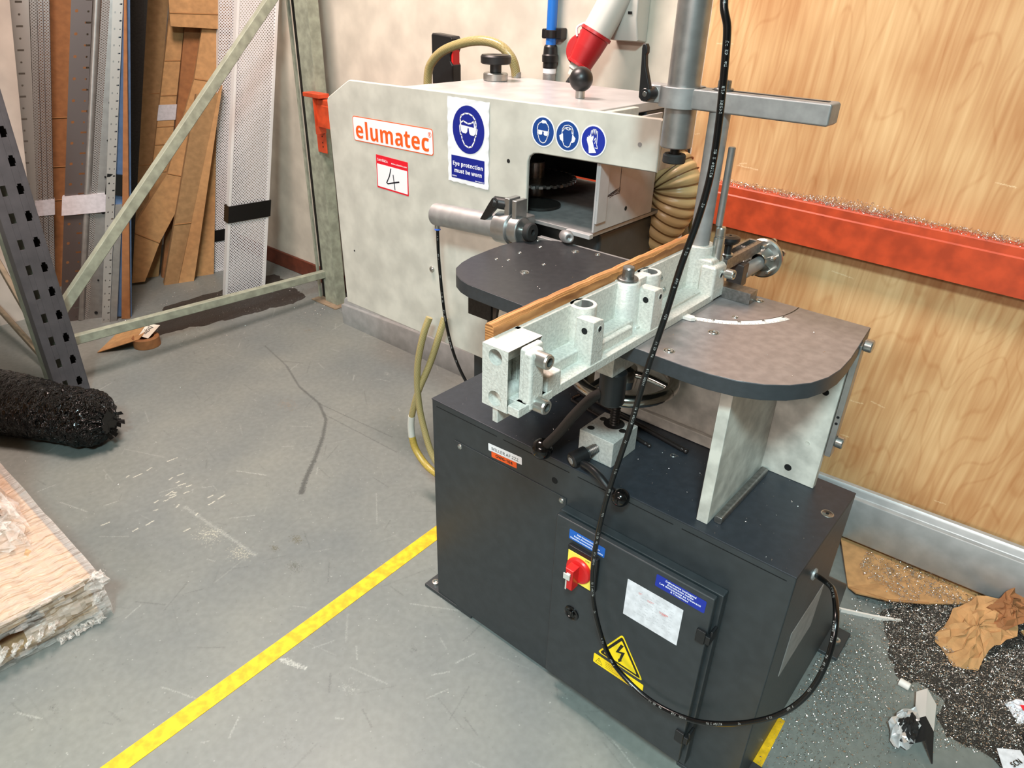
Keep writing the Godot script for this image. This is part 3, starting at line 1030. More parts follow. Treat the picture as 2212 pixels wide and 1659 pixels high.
func fence(mc: Node3D) -> void:
	var s := st()
	var t := 1.144
	# upright wall and stepped foot
	bx(s, Vector3(0.511, 1.04, -0.30), Vector3(0.5215, t, 0.30), 0.0015)
	bx(s, Vector3(0.515, 1.04, -0.275), Vector3(0.583, 1.056, 0.352), 0.0015)
	# cast floor inside, raised lands with the sunk strips
	bx(s, Vector3(0.520, 1.05, 0.00), Vector3(0.555, 1.078, 0.30), 0.005)
	bx(s, Vector3(0.552, 1.05, 0.262), Vector3(0.583, 1.083, 0.300), 0.003)
	bx(s, Vector3(0.552, 1.05, 0.02), Vector3(0.566, 1.074, 0.14), 0.004)
	bx(s, Vector3(0.52, 1.05, -0.27), Vector3(0.56, 1.062, 0.0), 0.005)
	# front end block, built round its two bores
	var xf := Transform3D(Basis(), Vector3(0, 0, 0.37))
	holed(s, xf, Vector2(0.511, 1.091), Vector2(0.562, t), Vector2(0.537, 1.1275), 0.0132, 0.045)
	holed(s, xf, Vector2(0.511, 1.04), Vector2(0.562, 1.091), Vector2(0.537, 1.057), 0.0132, 0.045)
	var out := Vector3(0, 1, 0)
	face(s, Vector3(0.511, t, 0.29), Vector3(0.562, t, 0.29), Vector3(0.562, t, 0.37), Vector3(0.511, t, 0.37), out)
	face(s, Vector3(0.511, 1.04, 0.29), Vector3(0.511, t, 0.29), Vector3(0.511, t, 0.37), Vector3(0.511, 1.04, 0.37), Vector3(-1, 0, 0))
	face(s, Vector3(0.511, 1.04, 0.29), Vector3(0.562, 1.04, 0.29), Vector3(0.562, 1.04, 0.37), Vector3(0.511, 1.04, 0.37), Vector3(0, -1, 0))
	face(s, Vector3(0.511, 1.04, 0.29), Vector3(0.562, 1.04, 0.29), Vector3(0.562, t, 0.29), Vector3(0.511, t, 0.29), Vector3(0, 0, -1))
	# recess between block and ear, open at the front
	bx(s, Vector3(0.562, 1.04, 0.285), Vector3(0.585, 1.056, 0.37), 0.002)
	bx(s, Vector3(0.560, 1.05, 0.30), Vector3(0.575, t - 0.001, 0.345), 0.006)
	bx(s, Vector3(0.568, 1.04, 0.312), Vector3(0.588, t - 0.003, 0.348), 0.007)
	# bosses
	pipe(s, Vector3(0.533, 1.05, 0.142), Vector3(0.533, t, 0.142), 0.0235, 0.0168, 32)
	lathe(s, Vector3(0.533, 1.05, 0.142), Vector3.UP, [Vector2(0.037, 0), Vector2(0.029, 0.005), Vector2(0.025, 0.018), Vector2(0.0235, 0.03)], 32, true)
	pipe(s, Vector3(0.531, 1.05, -0.075), Vector3(0.531, t, -0.075), 0.0235, 0.0165, 32)
	lathe(s, Vector3(0.527, 1.05, -0.006), Vector3.UP, [Vector2(0.038, 0), Vector2(0.030, 0.006), Vector2(0.026, 0.02), Vector2(0.0245, t - 1.052), Vector2(0.023, t - 1.05), Vector2(0, t - 1.05)], 32, true)
	bx(s, Vector3(0.515, 1.05, -0.07), Vector3(0.54, t - 0.0006, 0.0), 0.002)
	# drilled lugs beside the bosses
	for z in [0.162, -0.032]:
		var lug := P2([-0.017, 0.0, 0.017, 0.0, 0.017, 0.070, 0.013, 0.081, 0.004, 0.084, -0.017, 0.084])
		prism(s, lug, Transform3D(Basis(Vector3(0, 0, -1), Vector3(0, 1, 0), Vector3(1, 0, 0)), Vector3(0.545, 1.05, z)), 0.036, 0.002)
	# post boss at the far end
	pipe(s, Vector3(0.523, 1.04, -0.292), Vector3(0.523, t + 0.004, -0.292), 0.0325, 0.0205, 36)
	bx(s, Vector3(0.525, 1.04, -0.322), Vector3(0.572, 1.128, -0.262), 0.006)
	bx(s, Vector3(0.548, 1.04, -0.312), Vector3(0.586, 1.118, -0.256), 0.007)
	var fe := part("fence", s, M.cast, mc)
	for q in [[0.533, 0.142, 0.0168], [0.531, -0.075, 0.0165]]:
		s = st()
		lathe(s, Vector3(q[0], 1.10, q[1]), Vector3.UP, [Vector2(0, 0), Vector2(q[2] - 0.001, 0), Vector2(q[2] - 0.0004, t - 1.1005)], 28)
		part("bore", s, M.alu, fe)
	for q in [[0.581, 1.118, 0.160], [0.581, 1.118, -0.037], [0.586, 1.095, -0.285]]:
		s = st()
		cyl(s, Vector3(q[0] - 0.004, q[1], q[2]), Vector3(q[0] + 0.0004, q[1], q[2]), 0.0052, 18, 0.0001)
		part("lug_hole", s, M.hole, fe)
		s = st()
		pipe(s, Vector3(q[0] - 0.002, q[1], q[2]), Vector3(q[0] + 0.0007, q[1], q[2]), 0.0072, 0.0050, 18)
		part("hole_rim", s, M.milled, fe)
	for q in [[0.564, 1.115, 0.1792], [0.564, 1.113, -0.0148]]:
		s = st()
		cyl(s, Vector3(q[0], q[1], q[2] - 0.004), Vector3(q[0], q[1], q[2] + 0.0004), 0.0058, 18, 0.0001)
		part("lug_hole", s, M.hole, fe)
	for yy in [1.128, 1.051]:
		s = st()
		capscrew(s, Vector3(0.583, yy, 0.329), Vector3(1, 0, 0), 0.0122, 0.024)
		part("cap_screw", s, M.zinc, fe)
	for q in [[1.11, -0.145], [1.08, -0.165]]:
		s = st()
		lathe(s, Vector3(0.5215, q[0], q[1]), Vector3(1, 0, 0), [Vector2(0.0055, 0), Vector2(0.005, 0.002), Vector2(0.003, 0.002), Vector2(0.0028, 0.0006), Vector2(0, 0.0006)], 14)
		part("facing_screw", s, M.zinc, fe)
	s = st()
	cyl(s, Vector3(0.527, t, -0.006), Vector3(0.527, t + 0.006, -0.006), 0.0195, 28)
	hexbolt(s, Vector3(0.527, t + 0.006, -0.006), Vector3.UP, 0.0125, 0.020)
	part("hex_bolt", s, M.steel, fe)
	s = st()
	cyl(s, Vector3(0.56, 1.10, -0.292), Vector3(0.594, 1.10, -0.292), 0.006, 16)
	capscrew(s, Vector3(0.594, 1.10, -0.292), Vector3(1, 0, 0), 0.0105, 0.017)
	part("clamp_screw", s, M.zinc, fe)
	s = st()
	bx(s, Vector3(0.529, 1.012, 0.33), Vector3(0.540, 1.04, 0.366), 0.001)
	part("foot_lug", s, M.milled, fe)
	# wooden facing along the fence; worn along its upper edge
	s = st()
	var n := 40
	var prev := []
	for i in n + 1:
		var z := lerpf(0.345, -0.30, float(i) / n)
		var w0 := 0.4935 + rng.randf_range(-0.0006, 0.0006)
		var yt := 1.1635 + rng.randf_range(-0.0012, 0.0008)
		var yc := yt - rng.randf_range(0.003, 0.006)
		var ring := [Vector3(w0, 1.041, z), Vector3(w0, yt - 0.004, z), Vector3(w0 + 0.003, yt, z), Vector3(0.506, yt - 0.0005, z), Vector3(0.5105, yc - 0.001, z), Vector3(0.5105, 1.041, z)]
		if i == 0 or i == n:
			for k in range(1, 5):
				tri(s, ring[0], ring[k], ring[k + 1], Vector3(0, 0, 1 - 2 * (i / n)), Vector3(0, 0, 1 - 2 * (i / n)), Vector3(0, 0, 1 - 2 * (i / n)), Vector2(ring[0].x * 3, ring[0].y * 8), Vector2(ring[k].x * 3, ring[k].y * 8), Vector2(ring[k + 1].x * 3, ring[k + 1].y * 8))
		if i > 0:
			for k in 6:
				var kk := (k + 1) % 6
				var v0 := k * 0.12
				face(s, prev[k], prev[kk], ring[kk], ring[k], (prev[k] + prev[kk]) * 0.5 - Vector3(0.502, 1.10, z), [Vector2((z + 0.02) * 1.5, v0), Vector2((z + 0.02) * 1.5, v0 + 0.12), Vector2(z * 1.5, v0 + 0.12), Vector2(z * 1.5, v0)])
		prev = ring
	var wood := part("wooden_facing", s, M.wood, mc)
	wood.set_meta("label", "chipped wooden strip along the cast fence")

func clamp_column(mc: Node3D) -> void:
	var s := st()
	cyl(s, Vector3(0.523, 1.09, -0.292), Vector3(0.523, 1.409, -0.292), 0.0205, 36)
	part("column", s, M.alu_soft, mc)
	s = st()
	cyl(s, Vector3(0.555, 1.19, -0.302), Vector3(0.555, 1.347, -0.302), 0.0072, 18)
	part("thin_rod", s, M.alu, mc)
	# arm: slotted bar that ends in a split ring
	s = st()
	bx(s, Vector3(0.468, 1.409, -0.318), Vector3(0.735, 1.447, -0.268), 0.004)
	pipe(s, Vector3(0.436, 1.409, -0.296), Vector3(0.436, 1.447, -0.296), 0.045, 0.0325, 44)
	bx(s, Vector3(0.352, 1.411, -0.298), Vector3(0.402, 1.446, -0.280), 0.003)
	bx(s, Vector3(0.352, 1.411, -0.322), Vector3(0.402, 1.446, -0.303), 0.003)
	var arm := part("arm", s, M.alu_soft, mc)
	s = st()
	bx(s, Vector3(0.500, 1.4465, -0.2985), Vector3(0.722, 1.4476, -0.2875), 0.0004)
	part("arm_slot", s, M.hole, arm)
	s = st()
	cyl(s, Vector3(0.523, 1.4475, -0.292), Vector3(0.523, 1.4515, -0.292), 0.0185, 26)
	capscrew(s, Vector3(0.523, 1.4515, -0.292), Vector3.UP, 0.0125, 0.014)
	part("arm_bolt", s, M.steel, arm)
	# clamp lever
	s = st()
	cyl(s, Vector3(0.378, 1.430, -0.248), Vector3(0.378, 1.430, -0.280), 0.0125, 22, 0.003)
	prism(s, P2([0.0125, -0.009, 0.006, -0.0145, -0.006, -0.0145, -0.0125, -0.008, -0.0135, 0.02, -0.0150, 0.058, -0.0165, 0.080, -0.0150, 0.0885, -0.008, 0.0885, -0.0045, 0.082, -0.0040, 0.073, -0.0065, 0.069, -0.0040, 0.05, 0.0090, 0.014]), Transform3D(Basis(), Vector3(0.376, 1.431, -0.262)), 0.013, 0.002)
	var lv := part("clamp_lever", s, M.plastic, mc)
	s = st()
	cyl(s, Vector3(0.378, 1.430, -0.250), Vector3(0.378, 1.430, -0.2468), 0.005, 14, 0.0005)
	part("lever_screw", s, M.steel, lv)
	s = st()
	cyl(s, Vector3(0.378, 1.430, -0.28), Vector3(0.378, 1.430, -0.2785), 0.0135, 22, 0.0004)
	part("washer", s, M.zinc, lv)
	# pneumatic cylinder hanging in the ring
	s = st()
	cyl(s, Vector3(0.436, 1.331, -0.296), Vector3(0.436, 1.80, -0.296), 0.032, 44, 0.002)
	var cy := part("clamp_cylinder", s, M.alu, mc)
	s = st()
	cyl(s, Vector3(0.436, 1.315, -0.296), Vector3(0.436, 1.332, -0.296), 0.010, 20)
	part("piston_rod", s, M.dark_steel, cy)
	s = st()
	lathe(s, Vector3(0.436, 1.300, -0.296), Vector3.UP, [Vector2(0, 0), Vector2(0.022, 0), Vector2(0.0235, 0.002), Vector2(0.0235, 0.015), Vector2(0.021, 0.018), Vector2(0.013, 0.018), Vector2(0.012, 0.014), Vector2(0, 0.014)], 30)
	part("rubber_foot", s, M.rubber, cy)

func depth_stop(mc: Node3D) -> void:
	var s := st()
	bx(s, Vector3(0.566, 1.094, -0.50), Vector3(0.580, 1.118, -0.318), 0.001)
	bx(s, Vector3(0.545, 1.100, -0.50), Vector3(0.552, 1.118, -0.318), 0.001)
	bx(s, Vector3(0.545, 1.098, -0.505), Vector3(0.580, 1.118, -0.496), 0.001)
	var bar := part("stop_ruler", s, M.steel, mc)
	s = st()
	for i in 40:
		bx(s, Vector3(0.5665, 1.1178, -0.49 + i * 0.0042), Vector3(0.5665 + (0.007 if i % 5 == 0 else 0.004), 1.1184, -0.4896 + i * 0.0042), 0.0001)
	part("stop_marks", s, M.black_print, bar)
	s = st()
	bx(s, Vector3(0.557, 1.041, -0.415), Vector3(0.592, 1.092, -0.385), 0.002)
	part("stop_bracket", s, M.galv_dark, mc)
	s = st()
	cyl(s, Vector3(0.578, 1.064, -0.41), Vector3(0.578, 1.064, -0.525), 0.0155, 26)
	part("stop_shaft", s, M.alu_soft, mc)
	s = st()
	cyl(s, Vector3(0.578, 1.072, -0.520), Vector3(0.578, 1.072, -0.535), 0.046, 40, 0.004)
	lathe(s, Vector3(0.578, 1.072, -0.520), Vector3(0, 0, 1), [Vector2(0.030, 0), Vector2(0.018, 0.012), Vector2(0.016, 0.02)], 30, true)
	var turret := part("turret_disc", s, M.zinc, mc)
	for k in 6:
		var a := TAU * k / 6.0 + 0.35
		var p := Vector3(0.578 + cos(a) * 0.034, 1.072 + sin(a) * 0.034, 0)
		s = st()
		cyl(s, Vector3(p.x, p.y, -0.495), Vector3(p.x, p.y, -0.553), 0.0045, 14)
		hexbolt(s, Vector3(p.x, p.y, -0.553), Vector3(0, 0, -1), 0.008, 0.010)
		hexbolt(s, Vector3(p.x, p.y, -0.535), Vector3(0, 0, -1), 0.008, 0.006)
		part("stop_bolt", s, M.zinc, turret)
	s = st()
	cyl(s, Vector3(0.563, 1.118, -0.352), Vector3(0.563, 1.122, -0.352), 0.013, 24)
	part("knob_washer", s, M.zinc, bar)
	s = st()
	lathe(s, Vector3(0.563, 1.122, -0.352), Vector3.UP, [Vector2(0.008, 0), Vector2(0.0085, 0.018), Vector2(0.018, 0.024), Vector2(0.022, 0.030), Vector2(0.021, 0.036), Vector2(0.012, 0.039), Vector2(0.003, 0.039), Vector2(0.003, 0.037), Vector2(0, 0.037)], 24)
	part("stop_knob", s, M.plastic, bar)
	s = st()
	cyl(s, Vector3(0.562, 1.045, -0.300), Vector3(0.562, 1.168, -0.300), 0.0115, 24)
	hexbolt(s, Vector3(0.562, 1.172, -0.300), Vector3.UP, 0.0115, 0.018)
	cyl(s, Vector3(0.562, 1.168, -0.300), Vector3(0.562, 1.172, -0.300), 0.0105, 20)
	part("adjusting_stud", s, M.zinc, mc)

func adjusters(mc: Node3D) -> void:
	var s := st()
	# block under the fence with the clamp handle
	bx(s, Vector3(0.512, 0.968, -0.03), Vector3(0.548, 1.011, 0.046), 0.001)
	part("slide_block", s, M.milled, mc)
	s = st()
	cyl(s, Vector3(0.530, 0.893, 0.012), Vector3(0.530, 0.968, 0.012), 0.0265, 32, 0.004)
	var hub := part("handle_hub", s, M.plastic, mc)
	s = st()
	tube(s, curve([Vector3(0.520, 0.918, 0.024), Vector3(0.500, 0.901, 0.036), Vector3(0.462, 0.846, 0.037), Vector3(0.425, 0.785, 0.034), Vector3(0.392, 0.738, 0.030)], 6), 0.0105, 14)
	part("handle_bar", s, M.dusty_black, hub)
	s = st()
	ball(s, Vector3(0.381, 0.722, 0.029), 0.0245, 32)
	part("handle_ball", s, M.gloss_black, hub)
	# screw jack: base block, thread and hand wheel
	s = st()
	bx(s, Vector3(0.420, TOP, -0.155), Vector3(0.510, 0.752, -0.054), 0.0015)
	var blk := part("screw_block", s, M.milled, mc)
	for q in [[0.436, -0.125], [0.496, -0.112], [0.436, -0.075]]:
		s = st()
		lathe(s, Vector3(q[0], 0.7521, q[1]), Vector3.UP, [Vector2(0.0085, 0), Vector2(0.008, 0.0006), Vector2(0.006, 0.0002), Vector2(0, 0.0002)], 20)
		part("block_screw", s, M.dark_steel, blk)
	s = st()
	cyl(s, Vector3(0.465, 0.752, -0.125), Vector3(0.465, 0.7526, -0.125), 0.024, 24, 0.0002)
	part("grease", s, M.soot, blk)
	s = st()
	var prof := [Vector2(0, 0)]
	for i in 30:
		prof.append(Vector2(0.0115, i * 0.007))
		prof.append(Vector2(0.0092, i * 0.007 + 0.0035))
	prof.append(Vector2(0, 0.21))
	lathe(s, Vector3(0.465, 0.752, -0.125), Vector3.UP, prof, 20)
	part("thread", s, M.dark_steel, mc)
	s = st()
	var ring := PackedVector3Array()
	var wc := Vector3(0.463, 0.862, -0.150)
	for i in 49:
		ring.append(wc + Vector3(cos(TAU * i / 48.0) * 0.108, 0, sin(TAU * i / 48.0) * 0.108))
	tube(s, ring, 0.014, 16)
	for k in 3:
		var a := TAU * k / 3.0 - 0.25
		tube(s, curve([wc + Vector3(0, 0.012, 0), wc + Vector3(cos(a) * 0.05, 0.012, sin(a) * 0.05), wc + Vector3(cos(a) * 0.10, 0.0, sin(a) * 0.10)], 4), 0.0085, 12)
	lathe(s, wc - Vector3(0, 0.02, 0), Vector3.UP, [Vector2(0.012, 0), Vector2(0.026, 0), Vector2(0.030, 0.02), Vector2(0.026, 0.045), Vector2(0.012, 0.05)], 28)
	var hw := part("hand_wheel", s, M.chrome, mc)
	hw.set_meta("label", "polished metal hand wheel")
	# locking screw with cranked ball handle at the front of the block
	s = st()
	var d := Vector3(-0.33, -0.19, 0.93).normalized()
	var o := Vector3(0.466, 0.721, -0.054)
	prof = []
	for i in 8:
		prof.append(Vector2(0.0115, i * 0.004))
		prof.append(Vector2(0.0098, i * 0.004 + 0.002))
	lathe(s, o - d * 0.002, d, prof, 20)
	var ls := part("locking_screw", s, M.steel, mc)
	s = st()
	cyl(s, o + d * 0.024, o + d * 0.066, 0.0175, 28, 0.003)
	part("screw_hub", s, M.plastic, ls)
	s = st()
	cyl(s, o + d * 0.066, o + d * 0.0675, 0.0085, 20, 0.0005)
	part("hub_plug", s, M.alu_soft, ls)
	s = st()
	tube(s, curve([Vector3(0.470, 0.708, -0.004), Vector3(0.495, 0.716, 0.008), Vector3(0.525, 0.714, 0.018), Vector3(0.553, 0.702, 0.024), Vector3(0.575, 0.696, 0.026)], 6), 0.0085, 14)
	part("handle_bar", s, M.plastic, ls)
	s = st()
	ball(s, Vector3(0.586, 0.694, 0.026), 0.0195, 32)
	part("handle_ball", s, M.gloss_black, ls)

func guard(mc: Node3D) -> void:
	var s := st()
	var P := P2([-0.852, 0.592, -0.028, 0.592, -0.028, 1.218, -0.022, 1.232, -0.010, 1.240, 0.006, 1.2425, 0.347, 1.2495, 0.347, 1.362, 0.342, 1.3655, -0.738, 1.352, -0.750, 1.348, -0.858, 1.290, -0.862, 1.282])
	prism(s, P, Transform3D(Basis(), Vector3(0, 0, PLATE - 0.012)), 0.012, 0.0035, 50.0)
	var pl := part("guard_plate", s, M.beige, mc)
	for q in [["plate_screw", Vector3(-0.396, 0.833, PLATE), 0.010, "zinc"]]:
		s = st()
		lathe(s, q[1], Vector3(0, 0, 1), [Vector2(q[2], 0), Vector2(q[2] * 0.9, 0.004), Vector2(q[2] * 0.6, 0.0065), Vector2(q[2] * 0.35, 0.0065), Vector2(q[2] * 0.3, 0.003), Vector2(0, 0.003)], 20)
		part(q[0], s, M[q[3]], pl)
	for q in [Vector3(-0.093, 1.209, PLATE), Vector3(-0.783, 0.801, PLATE), Vector3(0.297, 1.305, PLATE)]:
		s = st()
		cyl(s, q - Vector3(0, 0, 0.002), q + Vector3(0, 0, 0.0003), 0.0055 if q.x > -0.5 else 0.0035, 16, 0.0001)
		part("plate_hole", s, M.hole if q.x < 0.2 else M.alu_soft, pl)
	# cutter housing behind the plate
	s = st()
	bx(s, Vector3(-0.505, 1.33, -0.885), Vector3(0.132, 1.3545, -0.400), 0.003)
	var lid := part("housing_lid", s, M.lid, mc)
	s = st()
	bx(s, Vector3(0.178, 1.072, -0.685), Vector3(0.184, 1.335, -0.402), 0.001)
	var sd := part("housing_side", s, M.lid, mc)
	s = st()
	bx(s, Vector3(0.1845, 1.1545, -0.506), Vector3(0.1846, 1.156, -0.402), 0.00002)
	for i in 9:
		box(s, Vector3(0.1845, 1.156 + i * 0.0011, -0.470 - rng.randf_range(0.0, 0.03)), Vector3(0.0004, 0.0009, rng.randf_range(0.02, 0.05)), 0.0001, Basis(Vector3(1, 0, 0), 0.22))
	box(s, Vector3(0.1845, 1.20, -0.507), Vector3(0.0004, 0.092, 0.0012), 0.0001)
	part("pen_marks", s, M.ink, sd)
	s = st()
	cyl(s, Vector3(0.183, 1.108, -0.547), Vector3(0.1845, 1.108, -0.547), 0.006, 16, 0.0001)
	part("side_hole", s, M.hole, sd)
	s = st()
	bx(s, Vector3(0.179, 1.095, -0.445), Vector3(0.190, 1.243, -0.403), 0.001)
	part("side_strip", s, M.lid, sd)
	s = st()
	bx(s, Vector3(-0.505, 1.075, -0.882), Vector3(-0.495, 1.33, -0.402), 0.001)
	bx(s, Vector3(-0.505, 1.075, -0.885), Vector3(0.178, 1.33, -0.878), 0.001)
	bx(s, Vector3(0.10, 1.20, -0.88), Vector3(0.132, 1.33, -0.69), 0.001)
	part("housing_wall", s, M.dark_paint, mc)
	s = st()
	bx(s, Vector3(-0.505, 1.058, -0.885), Vector3(0.178, 1.068, -0.402), 0.001)
	var fl := part("housing_floor", s, M.alu_soft, mc)
	s = st()
	bx(s, Vector3(0.11, 1.058, -0.403), Vector3(0.184, 1.0695, -0.386), 0.001)
	part("floor_lip", s, M.lid, fl)
	s = st()
	cyl(s, Vector3(-0.085, 1.068, -0.52), Vector3(-0.085, 1.076, -0.52), 0.062, 36)
	part("spindle_flange", s, M.dark_steel, fl)
	# return flange at the end of the plate
	s = st()
	bx(s, Vector3(0.336, 1.252, -0.455), Vector3(0.346, 1.362, -0.402), 0.002)
	bx(s, Vector3(0.132, 1.322, -0.62), Vector3(0.150, 1.350, -0.402), 0.002)
	bx(s, Vector3(0.150, 1.318, -0.45), Vector3(0.336, 1.330, -0.402), 0.002)
	part("return_flange", s, M.beige_dirty, mc)
	# cutter: a toothed disc lying flat
	s = st()
	var teeth := PackedVector2Array()
	for i in 36:
		var a := TAU * i / 36.0
		teeth.append(Vector2.from_angle(a) * 0.126)
		teeth.append(Vector2.from_angle(a + 0.085) * 0.126)
		teeth.append(Vector2.from_angle(a + 0.092) * 0.114)
		teeth.append(Vector2.from_angle(a + 0.150) * 0.116)
	prism(s, teeth, Transform3D(Basis(Vector3(1, 0, 0), Vector3(0, 0, 1), Vector3(0, -1, 0)), Vector3(-0.17, 1.124, -0.60)), 0.008, 0.0006, 10.0)
	cyl(s, Vector3(-0.17, 1.07, -0.60), Vector3(-0.17, 1.17, -0.60), 0.03)
	part("cutter", s, M.steel, mc)
	# knob and ball handle on the lid
	s = st()
	cyl(s, Vector3(-0.444, 1.354, -0.731), Vector3(-0.444, 1.378, -0.731), 0.0385, 32, 0.003)
	part("knob_bush", s, M.zinc, lid)
	s = st()
	cyl(s, Vector3(-0.444, 1.378, -0.731), Vector3(-0.444, 1.405, -0.731), 0.018, 24)
	lathe(s, Vector3(-0.444, 1.402, -0.731), Vector3.UP, [Vector2(0.016, 0), Vector2(0.043, 0.001), Vector2(0.047, 0.004), Vector2(0.0475, 0.022), Vector2(0.044, 0.027), Vector2(0.02, 0.028), Vector2(0.015, 0.025), Vector2(0, 0.025)], 32)
	part("knob", s, M.plastic, lid)
	s = st()
	cyl(s, Vector3(-0.027, 1.3545, -0.603), Vector3(-0.027, 1.378, -0.603), 0.0128, 22)
	part("ball_stem", s, M.zinc, lid)
	s = st()
	ball(s, Vector3(-0.027, 1.402, -0.603), 0.0315, 36)
	part("ball_handle", s, M.plastic, lid)
	# grip of the swing lever behind the lid
	s = st()
	prism(s, P2([0, 0, 0.105, 0, 0.110, 0.006, 0.110, 0.070, 0.104, 0.078, 0.099, 0.084, 0.099, 0.104, 0.104, 0.112, 0.110, 0.124, 0.110, 0.158, 0.104, 0.166, 0.006, 0.172, 0, 0.166]), Transform3D(Basis(), Vector3(-0.946, 1.289, -0.985)), 0.05, 0.006)
	prism(s, P2([0.02, 0.0, 0.09, 0.0, 0.09, -0.22, 0.02, -0.22]), Transform3D(Basis(), Vector3(-0.946, 1.289, -0.975)), 0.03, 0.004)
	var grip := part("lever_grip", s, M.plastic, mc)
	grip.set_meta("label", "upright black plastic grip with a red trigger")
	s = st()
	bx(s, Vector3(-0.88, 1.345, -0.978), Vector3(-0.838, 1.42, -0.942), 0.003)
	part("trigger", s, M.red_plastic, grip)
	s = st()
	bx(s, Vector3(-0.93, 1.07, -0.98), Vector3(-0.50, 1.10, -0.84), 0.004)
	part("lever_bracket", s, M.dark_paint, mc)

func side_clamp(mc: Node3D) -> void:
	var s := st()
	var a := Vector3(-0.296, 1.042, -0.315)
	var b := Vector3(-0.035, 1.0585, -0.315)
	var d := (b - a).normalized()
	cyl(s, a, b, 0.0315, 36, 0.003)
	var cy := part("side_cylinder", s, M.alu_soft, mc)
	s = st()
	cyl(s, a - d * 0.020, a, 0.011, 18)
	part("end_plug", s, M.galv_dark, cy)
	s = st()
	cyl(s, a + Vector3(0.006, -0.042, 0.0), a + Vector3(0.006, -0.02, 0.0), 0.008, 16)
	part("air_fitting", s, M.zinc, cy)
	s = st()
	cyl(s, a + Vector3(0.006, -0.046, 0.0), a + Vector3(0.006, -0.041, 0.0), 0.009, 16)
	part("release_ring", s, M.blue_tip, cy)
	# clamp collar with split ears, bolted back to the plate
	s = st()
	cyl(s, b - d * 0.02, b + d * 0.030, 0.041, 36, 0.003)
	cyl(s, b + d * 0.028, b + d * 0.062, 0.0345, 36, 0.002)
	bx(s, Vector3(-0.028, 1.08, -0.345), Vector3(-0.010, 1.140, -0.300), 0.002)
	bx(s, Vector3(-0.002, 1.08, -0.345), Vector3(0.013, 1.138, -0.300), 0.002)
	bx(s, Vector3(-0.05, 1.03, -0.392), Vector3(0.005, 1.085, -0.335), 0.003)
	var col := part("clamp_collar", s, M.alu, mc)
	s = st()
	lathe(s, b + d * 0.0622, d, [Vector2(0.031, 0), Vector2(0.028, -0.006), Vector2(0, -0.006)], 30)
	part("collar_mouth", s, M.galv_dark, col)
	s = st()
	cyl(s, b + d * 0.055, b + d * 0.078, 0.011, 20)
	part("piston_rod", s, M.zinc, col)
	s = st()
	lathe(s, b + d * 0.075, d, [Vector2(0, 0), Vector2(0.021, 0), Vector2(0.0235, 0.003), Vector2(0.0235, 0.016), Vector2(0.021, 0.019), Vector2(0.008, 0.019), Vector2(0.007, 0.012), Vector2(0, 0.012)], 30)
	part("rubber_foot", s, M.rubber, col)
	s = st()
	cyl(s, Vector3(-0.062, 1.124, -0.297), Vector3(-0.028, 1.121, -0.315), 0.0155, 24, 0.003)
	prism(s, P2([0.013, 0.006, 0.006, 0.0135, -0.006, 0.0135, -0.0125, 0.006, -0.0125, -0.02, -0.0105, -0.066, -0.0085, -0.094, -0.002, -0.099, 0.006, -0.095, 0.009, -0.085, 0.009, -0.074, 0.0055, -0.070, 0.0115, -0.015]), Transform3D(Basis(Vector3(0, 0, 1), -0.62), Vector3(-0.054, 1.123, -0.302)), 0.013, 0.002)
	var lv := part("side_lever", s, M.plastic, mc)
	s = st()
	cyl(s, Vector3(-0.0655, 1.1243, -0.2952), Vector3(-0.061, 1.124, -0.2975), 0.006, 14, 0.0005)
	part("lever_screw", s, M.steel, lv)

# ------------------------------------------------------------------ stickers
func ribbon(s: SurfaceTool, pts: Array, w: float, xf: Transform3D, k := 1.0) -> void:
	var nz := (xf.basis * Vector3(0, 0, 1)).normalized()
	for i in range(0, pts.size() - 2, 2):
		var a := Vector2(pts[i], pts[i + 1]) * k
		var b := Vector2(pts[i + 2], pts[i + 3]) * k
		var d := (b - a).normalized() * w * 0.5
		var e := d.orthogonal()
		a -= d * 0.6
		b += d * 0.6
		face(s, xf * Vector3(a.x - e.x, a.y - e.y, 0), xf * Vector3(b.x - e.x, b.y - e.y, 0), xf * Vector3(b.x + e.x, b.y + e.y, 0), xf * Vector3(a.x + e.x, a.y + e.y, 0), nz)

func scaled(a: Array, k: float) -> PackedVector2Array:
	var p := P2(a)
	for i in p.size():
		p[i] *= k
	return p

func layer(parent: Node, called: String, poly: PackedVector2Array, xf: Transform3D, lift: float, m: Material) -> MeshInstance3D:
	var s := st()
	prism(s, poly, xf.translated_local(Vector3(0, 0, lift)), 0.0003, 0.0)
	return part(called, s, m, parent)

